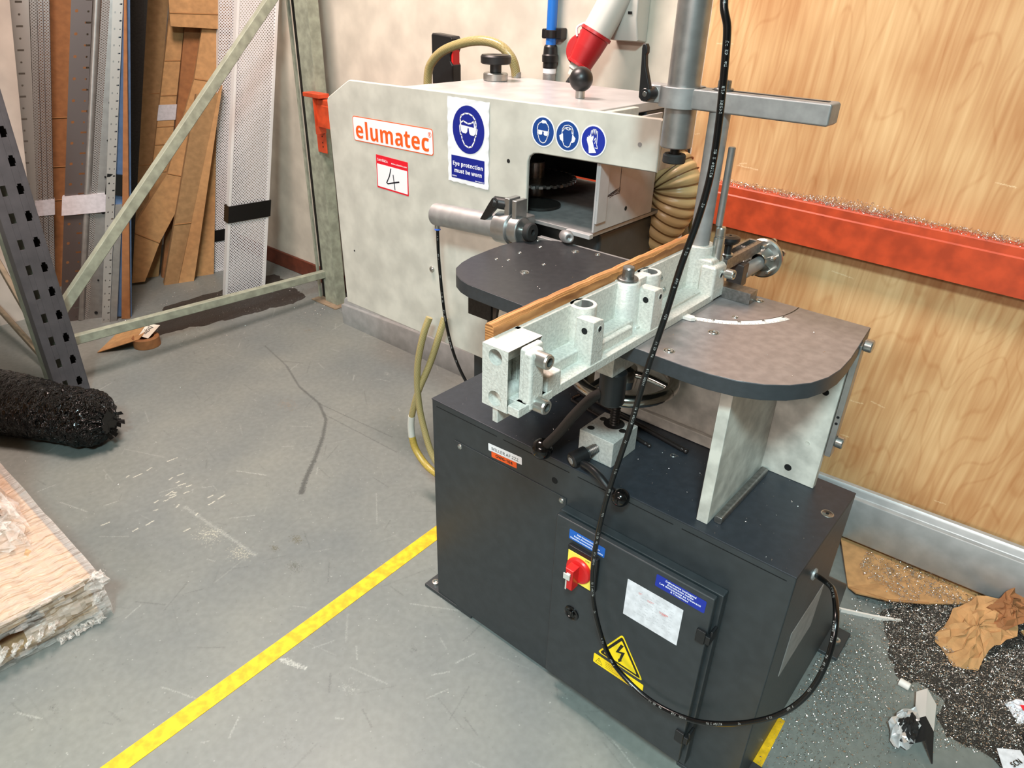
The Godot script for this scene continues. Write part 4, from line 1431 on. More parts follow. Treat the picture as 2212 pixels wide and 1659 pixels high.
func goggles_face(parent: Node, xf: Transform3D, r: float, round_glasses: bool) -> void:
	var s := st()
	var w := 0.065 * r
	if round_glasses:
		ribbon(s, [-0.55, 0.12, -0.5, 0.42, -0.38, 0.56, -0.1, 0.72, 0.2, 0.66, 0.42, 0.52, 0.52, 0.3, 0.5, 0.08], w, xf, r)
		prism(s, scaled([-0.4, 0.52, -0.28, 0.62, -0.08, 0.82, 0.22, 0.80, 0.42, 0.52, 0.2, 0.62, -0.05, 0.58, -0.22, 0.66], r), xf, 0.0002)
		ribbon(s, [-0.52, 0.06, 0.55, 0.03], w, xf, r)
		prism(s, rrect_at(-0.26, -0.08, 0.38, 0.30, 0.10, r), xf, 0.0002)
		prism(s, rrect_at(0.27, -0.10, 0.38, 0.30, 0.10, r), xf, 0.0002)
	else:
		ribbon(s, [-0.47, 0.16, -0.5, 0.40, -0.42, 0.56, -0.2, 0.66, 0.05, 0.68, 0.28, 0.60, 0.44, 0.44, 0.5, 0.25, 0.47, 0.1], w, xf, r)
		ribbon(s, [-0.45, 0.26, -0.3, 0.33, -0.02, 0.24, 0.2, 0.28, 0.36, 0.38, 0.40, 0.12], w, xf, r)
		ribbon(s, [-0.52, 0.12, 0.53, 0.06], w, xf, r)
		prism(s, scaled([-0.47, 0.12, -0.02, 0.10, -0.06, -0.12, -0.14, -0.20, -0.34, -0.19, -0.43, -0.12], r), xf, 0.0002)
		prism(s, scaled([0.03, 0.09, 0.50, 0.06, 0.46, -0.15, 0.36, -0.24, 0.16, -0.24, 0.08, -0.16], r), xf, 0.0002)
	ribbon(s, [-0.53, 0.10, -0.5, -0.22, -0.42, -0.32, -0.38, -0.48, -0.22, -0.72, 0.02, -0.80, 0.22, -0.74, 0.38, -0.5, 0.43, -0.32, 0.5, -0.2, 0.55, 0.05], w, xf, r)
	part("pictogram", s, M.white_print, parent)

func rrect_at(x: float, y: float, w: float, h: float, c: float, k: float) -> PackedVector2Array:
	var p := rrect(w, h, c, 3)
	for i in p.size():
		p[i] = (p[i] + Vector2(x, y)) * k
	return p

func stickers(mc: Node3D) -> void:
	var z := PLATE + 0.0003
	# maker's plate
	var xf := at(-0.5565, 1.2145, z, 0.012)
	var e := layer(mc, "maker_plate", rrect(0.360, 0.074, 0.009), xf, 0.0, M.orange_print)
	layer(e, "white_field", rrect(0.355, 0.069, 0.007), xf, 0.0003, M.white_print)
	text(e, "elumatec", 0.0485, xf.translated_local(Vector3(-0.002, -0.0045, 0.0008)), M.orange_print, 0.330)
	text(e, "®", 0.014, xf.translated_local(Vector3(0.167, 0.020, 0.0008)), M.orange_print, 0.0, false)
	# sale lot ticket
	xf = at(-0.5625, 1.095, z, -0.02)
	var lot := layer(mc, "lot_ticket", rrect(0.146, 0.102, 0.002, 2), xf, 0.0, M.red_print)
	layer(lot, "white_field", rrect(0.138, 0.070, 0.001, 2), xf.translated_local(Vector3(0, -0.011, 0)), 0.0003, M.white_print)
	text(lot, "Cottrill&Co.", 0.0075, xf.translated_local(Vector3(-0.042, 0.037, 0.0006)), M.white_print, 0.05, false)
	text(lot, "www.cottandco.com", 0.0045, xf.translated_local(Vector3(0.033, 0.035, 0.0006)), M.white_print, 0.07, false)
	var s := st()
	var pen := at(-0.5625, 1.083, z + 0.0009)
	ribbon(s, [-0.004, 0.030, -0.013, 0.006, -0.027, -0.015, -0.022, -0.018, 0.031, -0.004], 0.0042, pen)
	ribbon(s, [0.005, 0.013, 0.008, -0.010, 0.010, -0.031], 0.0036, pen)
	part("handwritten_four", s, M.ink, lot)
	# eye protection sign: wrinkled sheet
	xf = at(-0.239, 1.2345, z, 0.0)
	s = st()
	var nx := 14
	var ny := 20
	for i in nx:
		for j in ny:
			var q := []
			var n := []
			for d in [[0, 0], [1, 0], [1, 1], [0, 1]]:
				var u: float = float(i + d[0]) / nx
				var v: float = float(j + d[1]) / ny
				var edge := 1.0 - smoothstep(0.0, 0.16, minf(minf(u, 1.0 - u), minf(v, 1.0 - v)))
				var wob := sin(u * 37.0 + v * 23.0) * sin(v * 41.0 - u * 9.0)
				q.append(xf * Vector3((u - 0.5) * 0.1545 + 0.0012 * sin(v * 40.0) * edge, (v - 0.5) * 0.226 + 0.001 * sin(u * 33.0) * edge - (u - 0.5) * 0.002, 0.0006 + 0.0012 * edge * (0.5 + 0.5 * wob)))
				n.append(Vector3(0.10 * edge * cos(u * 37.0 + v * 23.0), 0.12 * edge * cos(v * 41.0 - u * 9.0), 1).normalized())
			quad(s, q, n)
	var eye := part("eye_protection_sign", s, M.white_print, mc)
	var cx := at(-0.2375, 1.269, z)
	layer(eye, "blue_disc", disc2(0.0625, 44, 0.945), cx, 0.0012, M.blue_print)
	goggles_face(eye, cx.translated_local(Vector3(0, 0.002, 0.0017)), 0.0595, false)
	xf = at(-0.240, 1.1645, z)
	layer(eye, "blue_field", rrect(0.126, 0.062, 0.0006, 1), xf, 0.0012, M.blue_print)
	text(eye, "Eye protection", 0.0108, xf.translated_local(Vector3(0, 0.0095, 0.0017)), M.white_print, 0.114)
	text(eye, "must be worn", 0.0108, xf.translated_local(Vector3(0.001, -0.0098, 0.0017)), M.white_print, 0.104)
	text(eye, "BSS3041", 0.0022, xf.translated_local(Vector3(-0.051, -0.0255, 0.0017)), M.white_print, 0.0, false)
	text(eye, "www.signs.co.uk", 0.0022, xf.translated_local(Vector3(0.045, -0.0275, 0.0017)), M.white_print, 0.032, false)
	# three round mandatory signs
	for k in 3:
		xf = at([0.0185, 0.094, 0.1705][k], [1.2975, 1.297, 1.2955][k], z)
		var d := layer(mc, "round_sign", disc2(0.0368, 36), xf, 0.0, M.white_print)
		layer(d, "blue_disc", disc2(0.0335, 36), xf, 0.0003, M.blue_deep if k == 2 else M.blue_sign)
		var o := xf.translated_local(Vector3(0, 0, 0.0007))
		var r := 0.0335
		if k == 0:
			goggles_face(d, o, r, true)
		elif k == 1:
			s = st()
			ribbon(s, [-0.5, 0.1, -0.48, 0.45, -0.3, 0.68, 0.05, 0.76, 0.35, 0.66, 0.5, 0.4, 0.5, 0.08], 0.05 * r, o, r)
			ribbon(s, [-0.44, 0.3, -0.3, 0.5, 0.05, 0.6, 0.36, 0.48, 0.42, 0.2], 0.07 * r, o, r)
			ribbon(s, [-0.36, 0.42, -0.2, 0.5, 0.05, 0.42, 0.3, 0.5, 0.42, 0.36], 0.05 * r, o, r)
			ribbon(s, [-0.42, -0.38, -0.25, -0.7, 0.05, -0.78, 0.25, -0.70, 0.38, -0.34], 0.065 * r, o, r)
			prism(s, scaled([-0.5, 0.12, -0.4, 0.12, -0.34, -0.40, -0.46, -0.42, -0.64, -0.30, -0.72, -0.05], r), o, 0.0002)
			prism(s, scaled([0.44, 0.14, 0.54, 0.10, 0.74, -0.08, 0.66, -0.32, 0.48, -0.42, 0.40, -0.40], r), o, 0.0002)
			part("pictogram", s, M.white_print, d)
		else:
			s = st()
			prism(s, scaled([-0.56, 0.02, -0.54, 0.22, -0.44, 0.20, -0.42, 0.34, -0.32, 0.28, -0.30, 0.42, -0.20, 0.38, -0.18, 0.24, -0.04, 0.38, 0.02, 0.26, -0.06, 0.0, 0.10, -0.42, 0.32, -0.76, -0.30, -0.86, -0.36, -0.42], r), o, 0.0002)
			ribbon(s, [-0.24, 0.40, -0.22, 0.68, -0.14, 0.72, -0.10, 0.42, -0.08, 0.78, 0.02, 0.80, 0.04, 0.44, 0.08, 0.80, 0.18, 0.78, 0.18, 0.42, 0.24, 0.70, 0.32, 0.66, 0.30, -0.20, 0.42, -0.46, 0.18, -0.44], 0.05 * r, o, r)
			ribbon(s, [0.06, 0.04, 0.18, 0.26, 0.22, 0.10, 0.14, -0.14], 0.05 * r, o, r)
			part("pictogram", s, M.white_print, d)
	# name labels on the cabinet
	xf = at(0.2497, 0.6325, 0.0004, 0.062)
	var nl := layer(mc, "name_label", rrect(0.106, 0.0205, 0.002, 3), xf, 0.0, M.white_print)
	text(nl, "MILLER AF 222", 0.0085, xf.translated_local(Vector3(0, -0.001, 0.0004)), M.black_print, 0.084, false)
	xf = at(0.2475, 0.6145, 0.0004, 0.05)
	nl = layer(mc, "number_label", rrect(0.080, 0.017, 0.001, 2), xf, 0.0, M.orange_print)
	text(nl, "OWG-104", 0.0080, xf.translated_local(Vector3(0, 0, 0.0004)), M.black_print, 0.054)
	# labels on the control door
	var dz := 0.0502
	xf = at(0.5317, 0.5545, dz, -0.018)
	var bl := layer(mc, "switch_label", rrect(0.094, 0.027, 0.002, 3), xf, 0.0, M.blue_label)
	text(bl, "Netz-Trenneinrichtung", 0.0038, xf.translated_local(Vector3(0, 0.0075, 0.0004)), M.white_print, 0.052)
	text(bl, "Supply disconnecting device", 0.0038, xf.translated_local(Vector3(0, 0, 0.0004)), M.white_print, 0.068)
	text(bl, "Dispositif de sectionnement de l'alimentation", 0.0038, xf.translated_local(Vector3(0, -0.0078, 0.0004)), M.white_print, 0.086)
	xf = at(0.7585, 0.559, dz, -0.018)
	bl = layer(mc, "document_label", rrect(0.111, 0.032, 0.003, 3), xf, 0.0, M.blue_deep)
	text(bl, "Dokumente innliegend", 0.0042, xf.translated_local(Vector3(0, 0.0105, 0.0004)), M.white_print, 0.068)
	text(bl, "Documents inside", 0.0042, xf.translated_local(Vector3(0, 0.0038, 0.0004)), M.white_print, 0.058)
	text(bl, "Les documents se trouvent", 0.0042, xf.translated_local(Vector3(0, -0.0030, 0.0004)), M.white_print, 0.092)
	text(bl, "à l'intérieur", 0.0042, xf.translated_local(Vector3(0, -0.0098, 0.0004)), M.white_print, 0.040)
	# faded test certificate
	xf = at(0.7065, 0.4705, dz, 0.0)
	var cert := layer(mc, "test_certificate", rrect(0.131, 0.102, 0.0006, 1), xf, 0.0, M.paper)
	s = st()
	for i in 9:
		var y := 0.038 - i * 0.0082
		var x := -0.03 + 0.012 * sin(i * 2.1)
		while x < 0.042:
			var w := rng.randf_range(0.002, 0.008)
			ribbon(s, [x, y + rng.randf_range(-0.0008, 0.0008), x + w, y + rng.randf_range(-0.0008, 0.0008)], 0.0008, xf.translated_local(Vector3(0, 0, 0.0005)))
			x += w + rng.randf_range(0.002, 0.012)
	part("faded_print", s, plain(Color(0.68, 0.68, 0.70), 0.6), cert)
	s = st()
	for q in [[-0.036, 0.031, 0.008], [-0.014, 0.024, 0.015], [0.016, 0.012, 0.02], [0.022, 0.010, 0.014]]:
		ribbon(s, [q[0], q[1], q[0] + q[2], q[1] + 0.001], 0.0012, xf.translated_local(Vector3(0, 0, 0.0005)))
		ribbon(s, [q[0], q[1] - 0.003, q[0] + q[2] * 0.7, q[1] - 0.0025], 0.0009, xf.translated_local(Vector3(0, 0, 0.0005)))
	part("red_print", s, plain(Color(0.86, 0.50, 0.48), 0.6), cert)
	# high voltage warning
	xf = at(0, 0, dz)
	var tri0 := rounded_tri(Vector2(0.6475, 0.3585), Vector2(0.5905, 0.2590), Vector2(0.7130, 0.2575), 0.0)
	var wn := layer(mc, "voltage_warning", tri0, xf, 0.0, M.yellow_print)
	layer(wn, "black_border", rounded_tri(Vector2(0.6475, 0.3585), Vector2(0.5905, 0.2590), Vector2(0.7130, 0.2575), 0.0035), xf, 0.0003, M.black_print)
	layer(wn, "yellow_field", rounded_tri(Vector2(0.6475, 0.3585), Vector2(0.5905, 0.2590), Vector2(0.7130, 0.2575), 0.0095), xf, 0.0006, M.yellow_print)
	layer(wn, "lightning_arrow", P2([0.6470, 0.3271, 0.6553, 0.3269, 0.6450, 0.3026, 0.6601, 0.3093, 0.6536, 0.2799, 0.6565, 0.2803, 0.6475, 0.2689, 0.6454, 0.2805, 0.6479, 0.2793, 0.6517, 0.3005, 0.6372, 0.2947]), xf, 0.0009, M.black_print)
	xf = at(0.649, 0.2335, dz, -0.008)
	var ws := layer(mc, "warning_strip", rrect(0.134, 0.030, 0.003, 3), xf, 0.0, M.yellow_print)
	s = st()
	ribbon(s, [-0.060, -0.009, -0.052, 0.008, -0.042, -0.009, -0.060, -0.009], 0.0012, xf.translated_local(Vector3(0, 0, 0.0005)))
	ribbon(s, [-0.051, 0.003, -0.053, -0.001, -0.050, -0.002, -0.052, -0.006], 0.001, xf.translated_local(Vector3(0, 0, 0.0005)))
	for i in 4:
		for j in 2:
			ribbon(s, [-0.034 + j * 0.048, 0.008 - i * 0.0052, -0.034 + j * 0.048 + rng.randf_range(0.018, 0.036), 0.008 - i * 0.0052], 0.0009, xf.translated_local(Vector3(0, 0, 0.0005)))
	part("strip_print", s, plain(Color(0.42, 0.34, 0.05), 0.6), ws)

func rounded_tri(a: Vector2, b: Vector2, c: Vector2, inset: float) -> PackedVector2Array:
	var m := (a + b + c) / 3.0
	var out := PackedVector2Array()
	var v := [a, b, c]
	for i in 3:
		var p: Vector2 = v[i] + (m - v[i]).normalized() * inset * 2.0
		var q: Vector2 = v[(i + 2) % 3] + (m - v[(i + 2) % 3]).normalized() * inset * 2.0
		var r: Vector2 = v[(i + 1) % 3] + (m - v[(i + 1) % 3]).normalized() * inset * 2.0
		var k := 0.010 - inset * 0.6
		for t in 5:
			var f := t / 4.0
			var p0 := p + (q - p).normalized() * k
			var p2 := p + (r - p).normalized() * k
			out.append(p0.lerp(p, f).lerp(p.lerp(p2, f), f))
	return out

# ------------------------------------------------------------------ hoses and tubes on the machine
func hoses(mc: Node3D) -> void:
	var s := st()
	tube(s, curve([Vector3(-0.823, 1.10, -0.80), Vector3(-0.826, 1.25, -0.80), Vector3(-0.822, 1.339, -0.80), Vector3(-0.797, 1.383, -0.80), Vector3(-0.739, 1.421, -0.80), Vector3(-0.652, 1.449, -0.81), Vector3(-0.575, 1.458, -0.82), Vector3(-0.515, 1.447, -0.83), Vector3(-0.478, 1.418, -0.84), Vector3(-0.466, 1.385, -0.85), Vector3(-0.464, 1.35, -0.855)], 8), 0.0150, 14)
	part("coolant_hose", s, M.braid, mc)
	s = st()
	cyl(s, Vector3(-0.464, 1.3545, -0.855), Vector3(-0.464, 1.372, -0.855), 0.016, 16)
	part("hose_tail", s, M.alu_soft, mc)
	# two drain hoses hang down behind the cabinet
	s = st()
	tube(s, curve([Vector3(-0.352, 0.70, -0.33), Vector3(-0.362, 0.640, -0.31), Vector3(-0.383, 0.529, -0.30), Vector3(-0.386, 0.40, -0.30), Vector3(-0.362, 0.29, -0.30), Vector3(-0.320, 0.195, -0.30), Vector3(-0.25, 0.13, -0.31)], 8), 0.0112, 12)
	part("drain_hose", s, M.braid, mc)
	s = st()
	tube(s, curve([Vector3(-0.315, 0.70, -0.36), Vector3(-0.322, 0.63, -0.335), Vector3(-0.352, 0.537, -0.325), Vector3(-0.392, 0.425, -0.305), Vector3(-0.424, 0.321, -0.30)], 8), 0.0112, 12)
	part("drain_hose", s, M.braid, mc)
	s = st()
	tube(s, curve([Vector3(-0.424, 0.321, -0.30), Vector3(-0.430, 0.28, -0.30), Vector3(-0.428, 0.235, -0.30)], 6), 0.0122, 12)
	part("hose_joint", s, M.grey_plastic, mc)
	s = st()
	tube(s, curve([Vector3(-0.428, 0.235, -0.30), Vector3(-0.412, 0.19, -0.30), Vector3(-0.37, 0.152, -0.30), Vector3(-0.32, 0.135, -0.30), Vector3(-0.22, 0.12, -0.31)], 8), 0.0125, 12)
	part("drain_hose", s, M.yellow_hose, mc)
	# ribbed chip extraction duct
	var path := curve([Vector3(0.10, 1.185, -0.80), Vector3(0.155, 1.175, -0.80), Vector3(0.195, 1.13, -0.80), Vector3(0.185, 1.06, -0.80), Vector3(0.135, 0.98, -0.80), Vector3(0.06, 0.90, -0.80), Vector3(-0.03, 0.82, -0.80), Vector3(-0.10, 0.70, -0.80)], 20)
	var rad := PackedFloat32Array()
	for i in path.size():
		rad.append(0.066 + 0.0022 * sin(i * TAU / 6.0))
	s = st()
	tube(s, path, 0.066, 28, rad)
	var du := part("extraction_duct", s, M.duct, mc)
	s = st()
	for i in range(4, path.size() - 2, 6):
		var t := (path[i + 1] - path[i - 1]).normalized()
		lathe(s, path[i] - t * 0.0016, t, [Vector2(0.0655, 0), Vector2(0.0698, 0.0008), Vector2(0.0698, 0.0024), Vector2(0.0655, 0.0032)], 28)
	part("duct_rib", s, M.duct_rib, du)
	s = st()
	lathe(s, Vector3(0.128, 1.182, -0.80), Vector3(0.9, -0.25, 0.0), [Vector2(0.069, 0), Vector2(0.0715, 0.0005), Vector2(0.0715, 0.0115), Vector2(0.069, 0.012)], 40)
	box(s, Vector3(0.150, 1.178, -0.731), Vector3(0.022, 0.018, 0.014), 0.003)
	cyl(s, Vector3(0.150, 1.196, -0.731), Vector3(0.150, 1.158, -0.731), 0.005, 12)
	part("hose_clip", s, M.zinc, du)
	s = st()
	tube(s, curve([Vector3(-0.02, 1.22, -0.97), Vector3(0.034, 1.175, -0.97), Vector3(0.072, 1.138, -0.97), Vector3(0.107, 1.094, -0.97), Vector3(0.143, 1.043, -0.97), Vector3(0.172, 0.99, -0.97), Vector3(0.19, 0.93, -0.97)], 8), 0.0145, 14)
	part("suction_hose", s, M.braid, mc)
	# black air tubes
	s = st()
	tube(s, curve([Vector3(-0.290, 0.998, -0.315), Vector3(-0.288, 0.917, -0.315), Vector3(-0.277, 0.805, -0.315), Vector3(-0.258, 0.72, -0.31), Vector3(-0.226, 0.637, -0.305), Vector3(-0.186, 0.568, -0.305), Vector3(-0.13, 0.50, -0.31)], 8), 0.0048, 10)
	part("air_tube", s, M.air, mc)
	s = st()
	tube(s, curve([Vector3(0.66, 1.72, 0.04), Vector3(0.676, 1.66, 0.08), Vector3(0.684, 1.598, 0.10), Vector3(0.694, 1.567, 0.10), Vector3(0.6985, 1.528, 0.10), Vector3(0.7015, 1.488, 0.10), Vector3(0.7035, 1.453, 0.10), Vector3(0.7045, 1.41, 0.10), Vector3(0.7025, 1.364, 0.10), Vector3(0.6945, 1.308, 0.10), Vector3(0.679, 1.235, 0.10), Vector3(0.664, 1.142, 0.10), Vector3(0.646, 1.045, 0.10), Vector3(0.626, 0.911, 0.10), Vector3(0.603, 0.784, 0.10), Vector3(0.591, 0.698, 0.10), Vector3(0.583, 0.596, 0.10), Vector3(0.587, 0.496, 0.10), Vector3(0.607, 0.414, 0.10), Vector3(0.648, 0.333, 0.10), Vector3(0.708, 0.294, 0.10), Vector3(0.778, 0.284, 0.10), Vector3(0.855, 0.307, 0.10), Vector3(0.919, 0.353, 0.098), Vector3(0.975, 0.413, 0.095), Vector3(1.014, 0.474, 0.09), Vector3(1.037, 0.540, 0.08), Vector3(1.043, 0.612, 0.062), Vector3(1.032, 0.664, 0.03), Vector3(1.008, 0.668, -0.03), Vector3(0.985, 0.632, -0.09), Vector3(0.952, 0.598, -0.139)], 8), 0.0054, 12)
	part("air_tube", s, M.air, mc)

func loose_bits() -> void:
	# two hexagon keys lying behind the screw block
	var t := TOP
	for k in 2:
		var a: Vector3 = [Vector3(0.262, t + 0.006, -0.275), Vector3(0.268, t + 0.0045, -0.232)][k]
		var b: Vector3 = [Vector3(0.610, t + 0.006, -0.219), Vector3(0.535, t + 0.0045, -0.183)][k]
		var r: float = [0.0062, 0.0046][k]
		var o := thing("hex_key", ["long bent steel hexagon key lying on the cabinet top behind the screw block", "shorter steel hexagon key lying alongside the long one on the cabinet top"][k], "hex key", (a + b) * 0.5 - Vector3(0, r, 0), "hexagon keys on the cabinet top")
		var s := st()
		var d := (b - a).normalized()
		var side := Vector3(-d.z, 0, d.x) * (-0.028 if k == 0 else -0.02)
		tube(s, curve([a + side * 1.6 + d * 0.0, a + side * 0.4, a + d * 0.012, a + d * 0.03, b - d * 0.014], 5), r, 6)
		part("shank", s, M.key_steel, o)
		s = st()
		lathe(s, b - d * 0.016, d, [Vector2(r, 0), Vector2(r * 0.7, 0.003), Vector2(r * 0.7, 0.005), Vector2(r * 1.05, 0.009), Vector2(r * 0.9, 0.014), Vector2(0, 0.016)], 12, true)
		part("ball_end", s, M.key_steel, o)
	var s2 := st()
	var rod := Transform3D(Basis(Vector3(1, 0, 0), Vector3(0, 1, 0), Vector3(0, 0, 1)), Vector3(0.7705, t + 0.0085, -0.268))
	prism(s2, rrect(0.0165, 0.017, 0.004, 2), rod, 0.228, 0.0015, 20.0)
	single("steel_bar", s2, M.steel, "short worn square steel bar lying against the white support rib", "bar")
	s2 = st()
	pipe(s2, Vector3(0.588, t, -0.193), Vector3(0.588, t + 0.0012, -0.193), 0.0075, 0.0055, 18)
	single("washer", s2, M.zinc, "small thin ring washer lying by the ball end of the long hexagon key", "washer")

# ------------------------------------------------------------------ racking, beams and board infill
func racking() -> void:
	# pale green end frame
	var fr := thing("rack_frame", "pale green pallet racking end frame with a long diagonal brace", "rack", Vector3(-2.1, 0, -0.5))
	var s := st()
	bx(s, Vector3(-2.118, 0.006, -1.17), Vector3(-2.012, 2.9, -1.166), 0.001)
	bx(s, Vector3(-2.018, 0.006, -1.23), Vector3(-2.012, 2.9, -1.168), 0.001)
	bx(s, Vector3(-2.118, 0.006, -1.23), Vector3(-2.112, 2.9, -1.168), 0.001)
	bx(s, Vector3(-2.196, 0.006, -1.19), Vector3(-2.182, 2.9, -1.176), 0.001)
	var up := part("upright", s, M.rack_green, fr)
	s = st()
	bx(s, Vector3(-2.182, 0.006, -1.205), Vector3(-2.118, 2.9, -1.195), 0.001)
	part("channel_back", s, M.dark_steel, up)
	s = st()
	bx(s, Vector3(-2.20, 0.0, -1.27), Vector3(-1.975, 0.006, -1.125), 0.001)
	part("base_plate", s, M.rack_rust, up)
	s = st()
	bx(s, Vector3(-2.15, 0.006, 0.185), Vector3(-2.09, 2.9, 0.30), 0.002)
	part("upright", s, M.rack_green, fr)
	s = st()
	var a := Vector3(-2.112, 0.325, 0.20)
	var b := Vector3(-2.112, 1.70, -1.205)
	bar(s, a, b, 0.046, 0.034)
	part("diagonal_brace", s, M.rack_green, fr)
	s = st()
	bar(s, Vector3(-2.112, 0.212, 0.21), Vector3(-2.112, 0.168, -1.19), 0.042, 0.034)
	part("horizontal_brace", s, M.rack_green, fr)
	# dark slotted upright with its own rusty braces
	var dk := thing("slotted_upright", "dark grey racking upright with two columns of keyhole slots", "rack", Vector3(-2.05, 0, 0.24))
	s = st()
	var x := -2.016
	var strips := [[0.176, 0.196], [0.218, 0.254], [0.272, 0.302]]
	for q in strips:
		bx(s, Vector3(x - 0.003, 0.0, q[0]), Vector3(x, 2.6, q[1]), 0.0006)
	for col in [[0.196, 0.218], [0.254, 0.272]]:
		var y := 0.0
		for k in 26:
			var y0 := 0.044 + k * 0.1038
			var y1 := y0 + 0.040
			bx(s, Vector3(x - 0.003, y, col[0]), Vector3(x, y0, col[1]), 0.0002)
			if col[0] < 0.2:
				# keyhole shoulders
				bx(s, Vector3(x - 0.003, y0, col[0]), Vector3(x, y0 + 0.010, col[0] + 0.004), 0.0002)
				bx(s, Vector3(x - 0.003, y1 - 0.010, col[0]), Vector3(x, y1, col[0] + 0.004), 0.0002)
				bx(s, Vector3(x - 0.003, y1 - 0.008, col[1] - 0.004), Vector3(x, y1, col[1]), 0.0002)
			y = y1
		bx(s, Vector3(x - 0.003, y, col[0]), Vector3(x, 2.75, col[1]), 0.0002)
	bx(s, Vector3(x - 0.06, 0.0, 0.299), Vector3(x, 2.75, 0.303), 0.0006)
	bx(s, Vector3(x - 0.06, 0.0, 0.175), Vector3(x, 2.75, 0.179), 0.0006)
	part("slotted_face", s, M.rack_dark, dk)
	s = st()
	bx(s, Vector3(x - 0.07, 0.0, 0.176), Vector3(x - 0.066, 2.75, 0.232), 0.0006)
	part("inner_web", s, M.dark_steel, dk)
	s = st()
	bar(s, Vector3(-2.30, 0.03, 0.20), Vector3(-3.05, 0.78, 0.20), 0.030, 0.024)
	part("brace", s, M.rack_rust, dk)
	s = st()
	bar(s, Vector3(-2.06, 0.0, 0.23), Vector3(-3.2, 0.165, 0.20), 0.026, 0.024)
	part("brace", s, M.rack_rust, dk)
	# red beam across the back, with its end plate on the green upright
	var rb := thing("rack_beam", "orange red racking beam with a stepped ledge across the plywood", "beam", Vector3(0.3, 1.0, -1.14))
	s = st()
	var tilt := Basis(Vector3(0, 0, 1), -0.0195)
	var o := Vector3(0.3, 1.0, -1.12)
	var prof := P2([0, -0.064, 0.0, 0.036, -0.003, 0.040, -0.0035, 0.062, -0.006, 0.066, -0.044, 0.066, -0.048, 0.062, -0.048, -0.060, -0.044, -0.064])
	prism(s, prof, Transform3D(Basis(Vector3(0, 0, 1), Vector3(0, 1, 0), Vector3(-1, 0, 0)), Vector3(2.5, 0, 0)), 4.755, 0.001, 20.0)
	var mesh := s.commit()
	var mi := part_mesh("beam", mesh, M.orange, rb, false)
	mi.transform = Transform3D(tilt, Vector3(0, 0.011, 0.02))
	s = st()
	bx(s, Vector3(-2.03, 0.855, -1.162), Vector3(-1.955, 1.14, -1.158), 0.001)
	bx(s, Vector3(-1.960, 0.955, -1.165), Vector3(-1.954, 1.14, -1.105), 0.001)
	bx(s, Vector3(-2.03, 1.125, -1.162), Vector3(-1.90, 1.145, -1.10), 0.002)
	var ep := part("end_plate", s, M.orange, rb)
	s = st()
	for yy in [0.935, 0.905, 0.885]:
		cyl(s, Vector3(-1.985, yy, -1.159), Vector3(-1.985, yy, -1.1575), 0.004, 12, 0.0002)
	part("peg_hole", s, M.hole, ep)
	# grey stepped beam low down
	s = st()
	var low := P2([0.0, 0.052, 0.0, 0.198, -0.002, 0.202, -0.018, 0.203, -0.020, 0.206, -0.022, 0.222, -0.028, 0.230, -0.040, 0.232, -0.050, 0.226, -0.052, 0.05, -0.048, 0.046, -0.004, 0.046])
	prism(s, low, Transform3D(Basis(Vector3(0, 0, 1), Vector3(0, 1, 0), Vector3(-1, 0, 0)).rotated(Vector3(0, 0, 1), 0.035), Vector3(2.6, 0.061, -1.045)), 4.4, 0.001, 40.0)
	single("rack_beam", s, M.zinc_sheet, "pale galvanised stepped beam near the floor under the plywood", "beam")
	# plywood infill
	s = st()
	ply(s, 0.035, 0.985, 2.9, 2.9, -1.18)
	single("plywood_panel", s, M.ply, "upper plywood panel with brown knots above the red beam", "panel")
	s = st()
	ply(s, 0.045, 0.10, 2.9, 0.98, -1.178)
	single("plywood_panel", s, M.ply, "lower plywood panel between the red beam and the floor", "panel")

func ply(s: SurfaceTool, x0: float, y0: float, x1: float, y1: float, z: float) -> void:
	var uv := func(x: float, y: float) -> Vector2:
		return Vector2((x - 0.03) / 2.0, (2.0 - y) / 2.0)
	face(s, Vector3(x0, y0, z), Vector3(x1, y0, z), Vector3(x1, y1, z), Vector3(x0, y1, z), Vector3(0, 0, 1), [uv.call(x0, y0), uv.call(x1, y0), uv.call(x1, y1), uv.call(x0, y1)])
	var e := 0.018
	face(s, Vector3(x0, y0, z), Vector3(x0, y1, z), Vector3(x0, y1, z - e), Vector3(x0, y0, z - e), Vector3(-1, 0, 0), [Vector2(0, 0), Vector2(0.01, 0), Vector2(0.01, 1), Vector2(0, 1)])
	face(s, Vector3(x1, y0, z), Vector3(x1, y1, z), Vector3(x1, y1, z - e), Vector3(x1, y0, z - e), Vector3(1, 0, 0))
	face(s, Vector3(x0, y1, z), Vector3(x1, y1, z), Vector3(x1, y1, z - e), Vector3(x0, y1, z - e), Vector3(0, 1, 0))
	face(s, Vector3(x0, y0, z), Vector3(x1, y0, z), Vector3(x1, y0, z - e), Vector3(x0, y0, z - e), Vector3(0, -1, 0))
	face(s, Vector3(x0, y0, z - e), Vector3(x1, y0, z - e), Vector3(x1, y1, z - e), Vector3(x0, y1, z - e), Vector3(0, 0, -1))

# square bar between two points in a plane of constant x
func bar(s: SurfaceTool, a: Vector3, b: Vector3, h: float, w: float) -> void:
	var z := (b - a).normalized()
	var x := Vector3(0, 1, 0).cross(z).normalized()
	box(s, (a + b) * 0.5, Vector3(w, h, a.distance_to(b)), 0.004, Basis(x, z.cross(x), z))

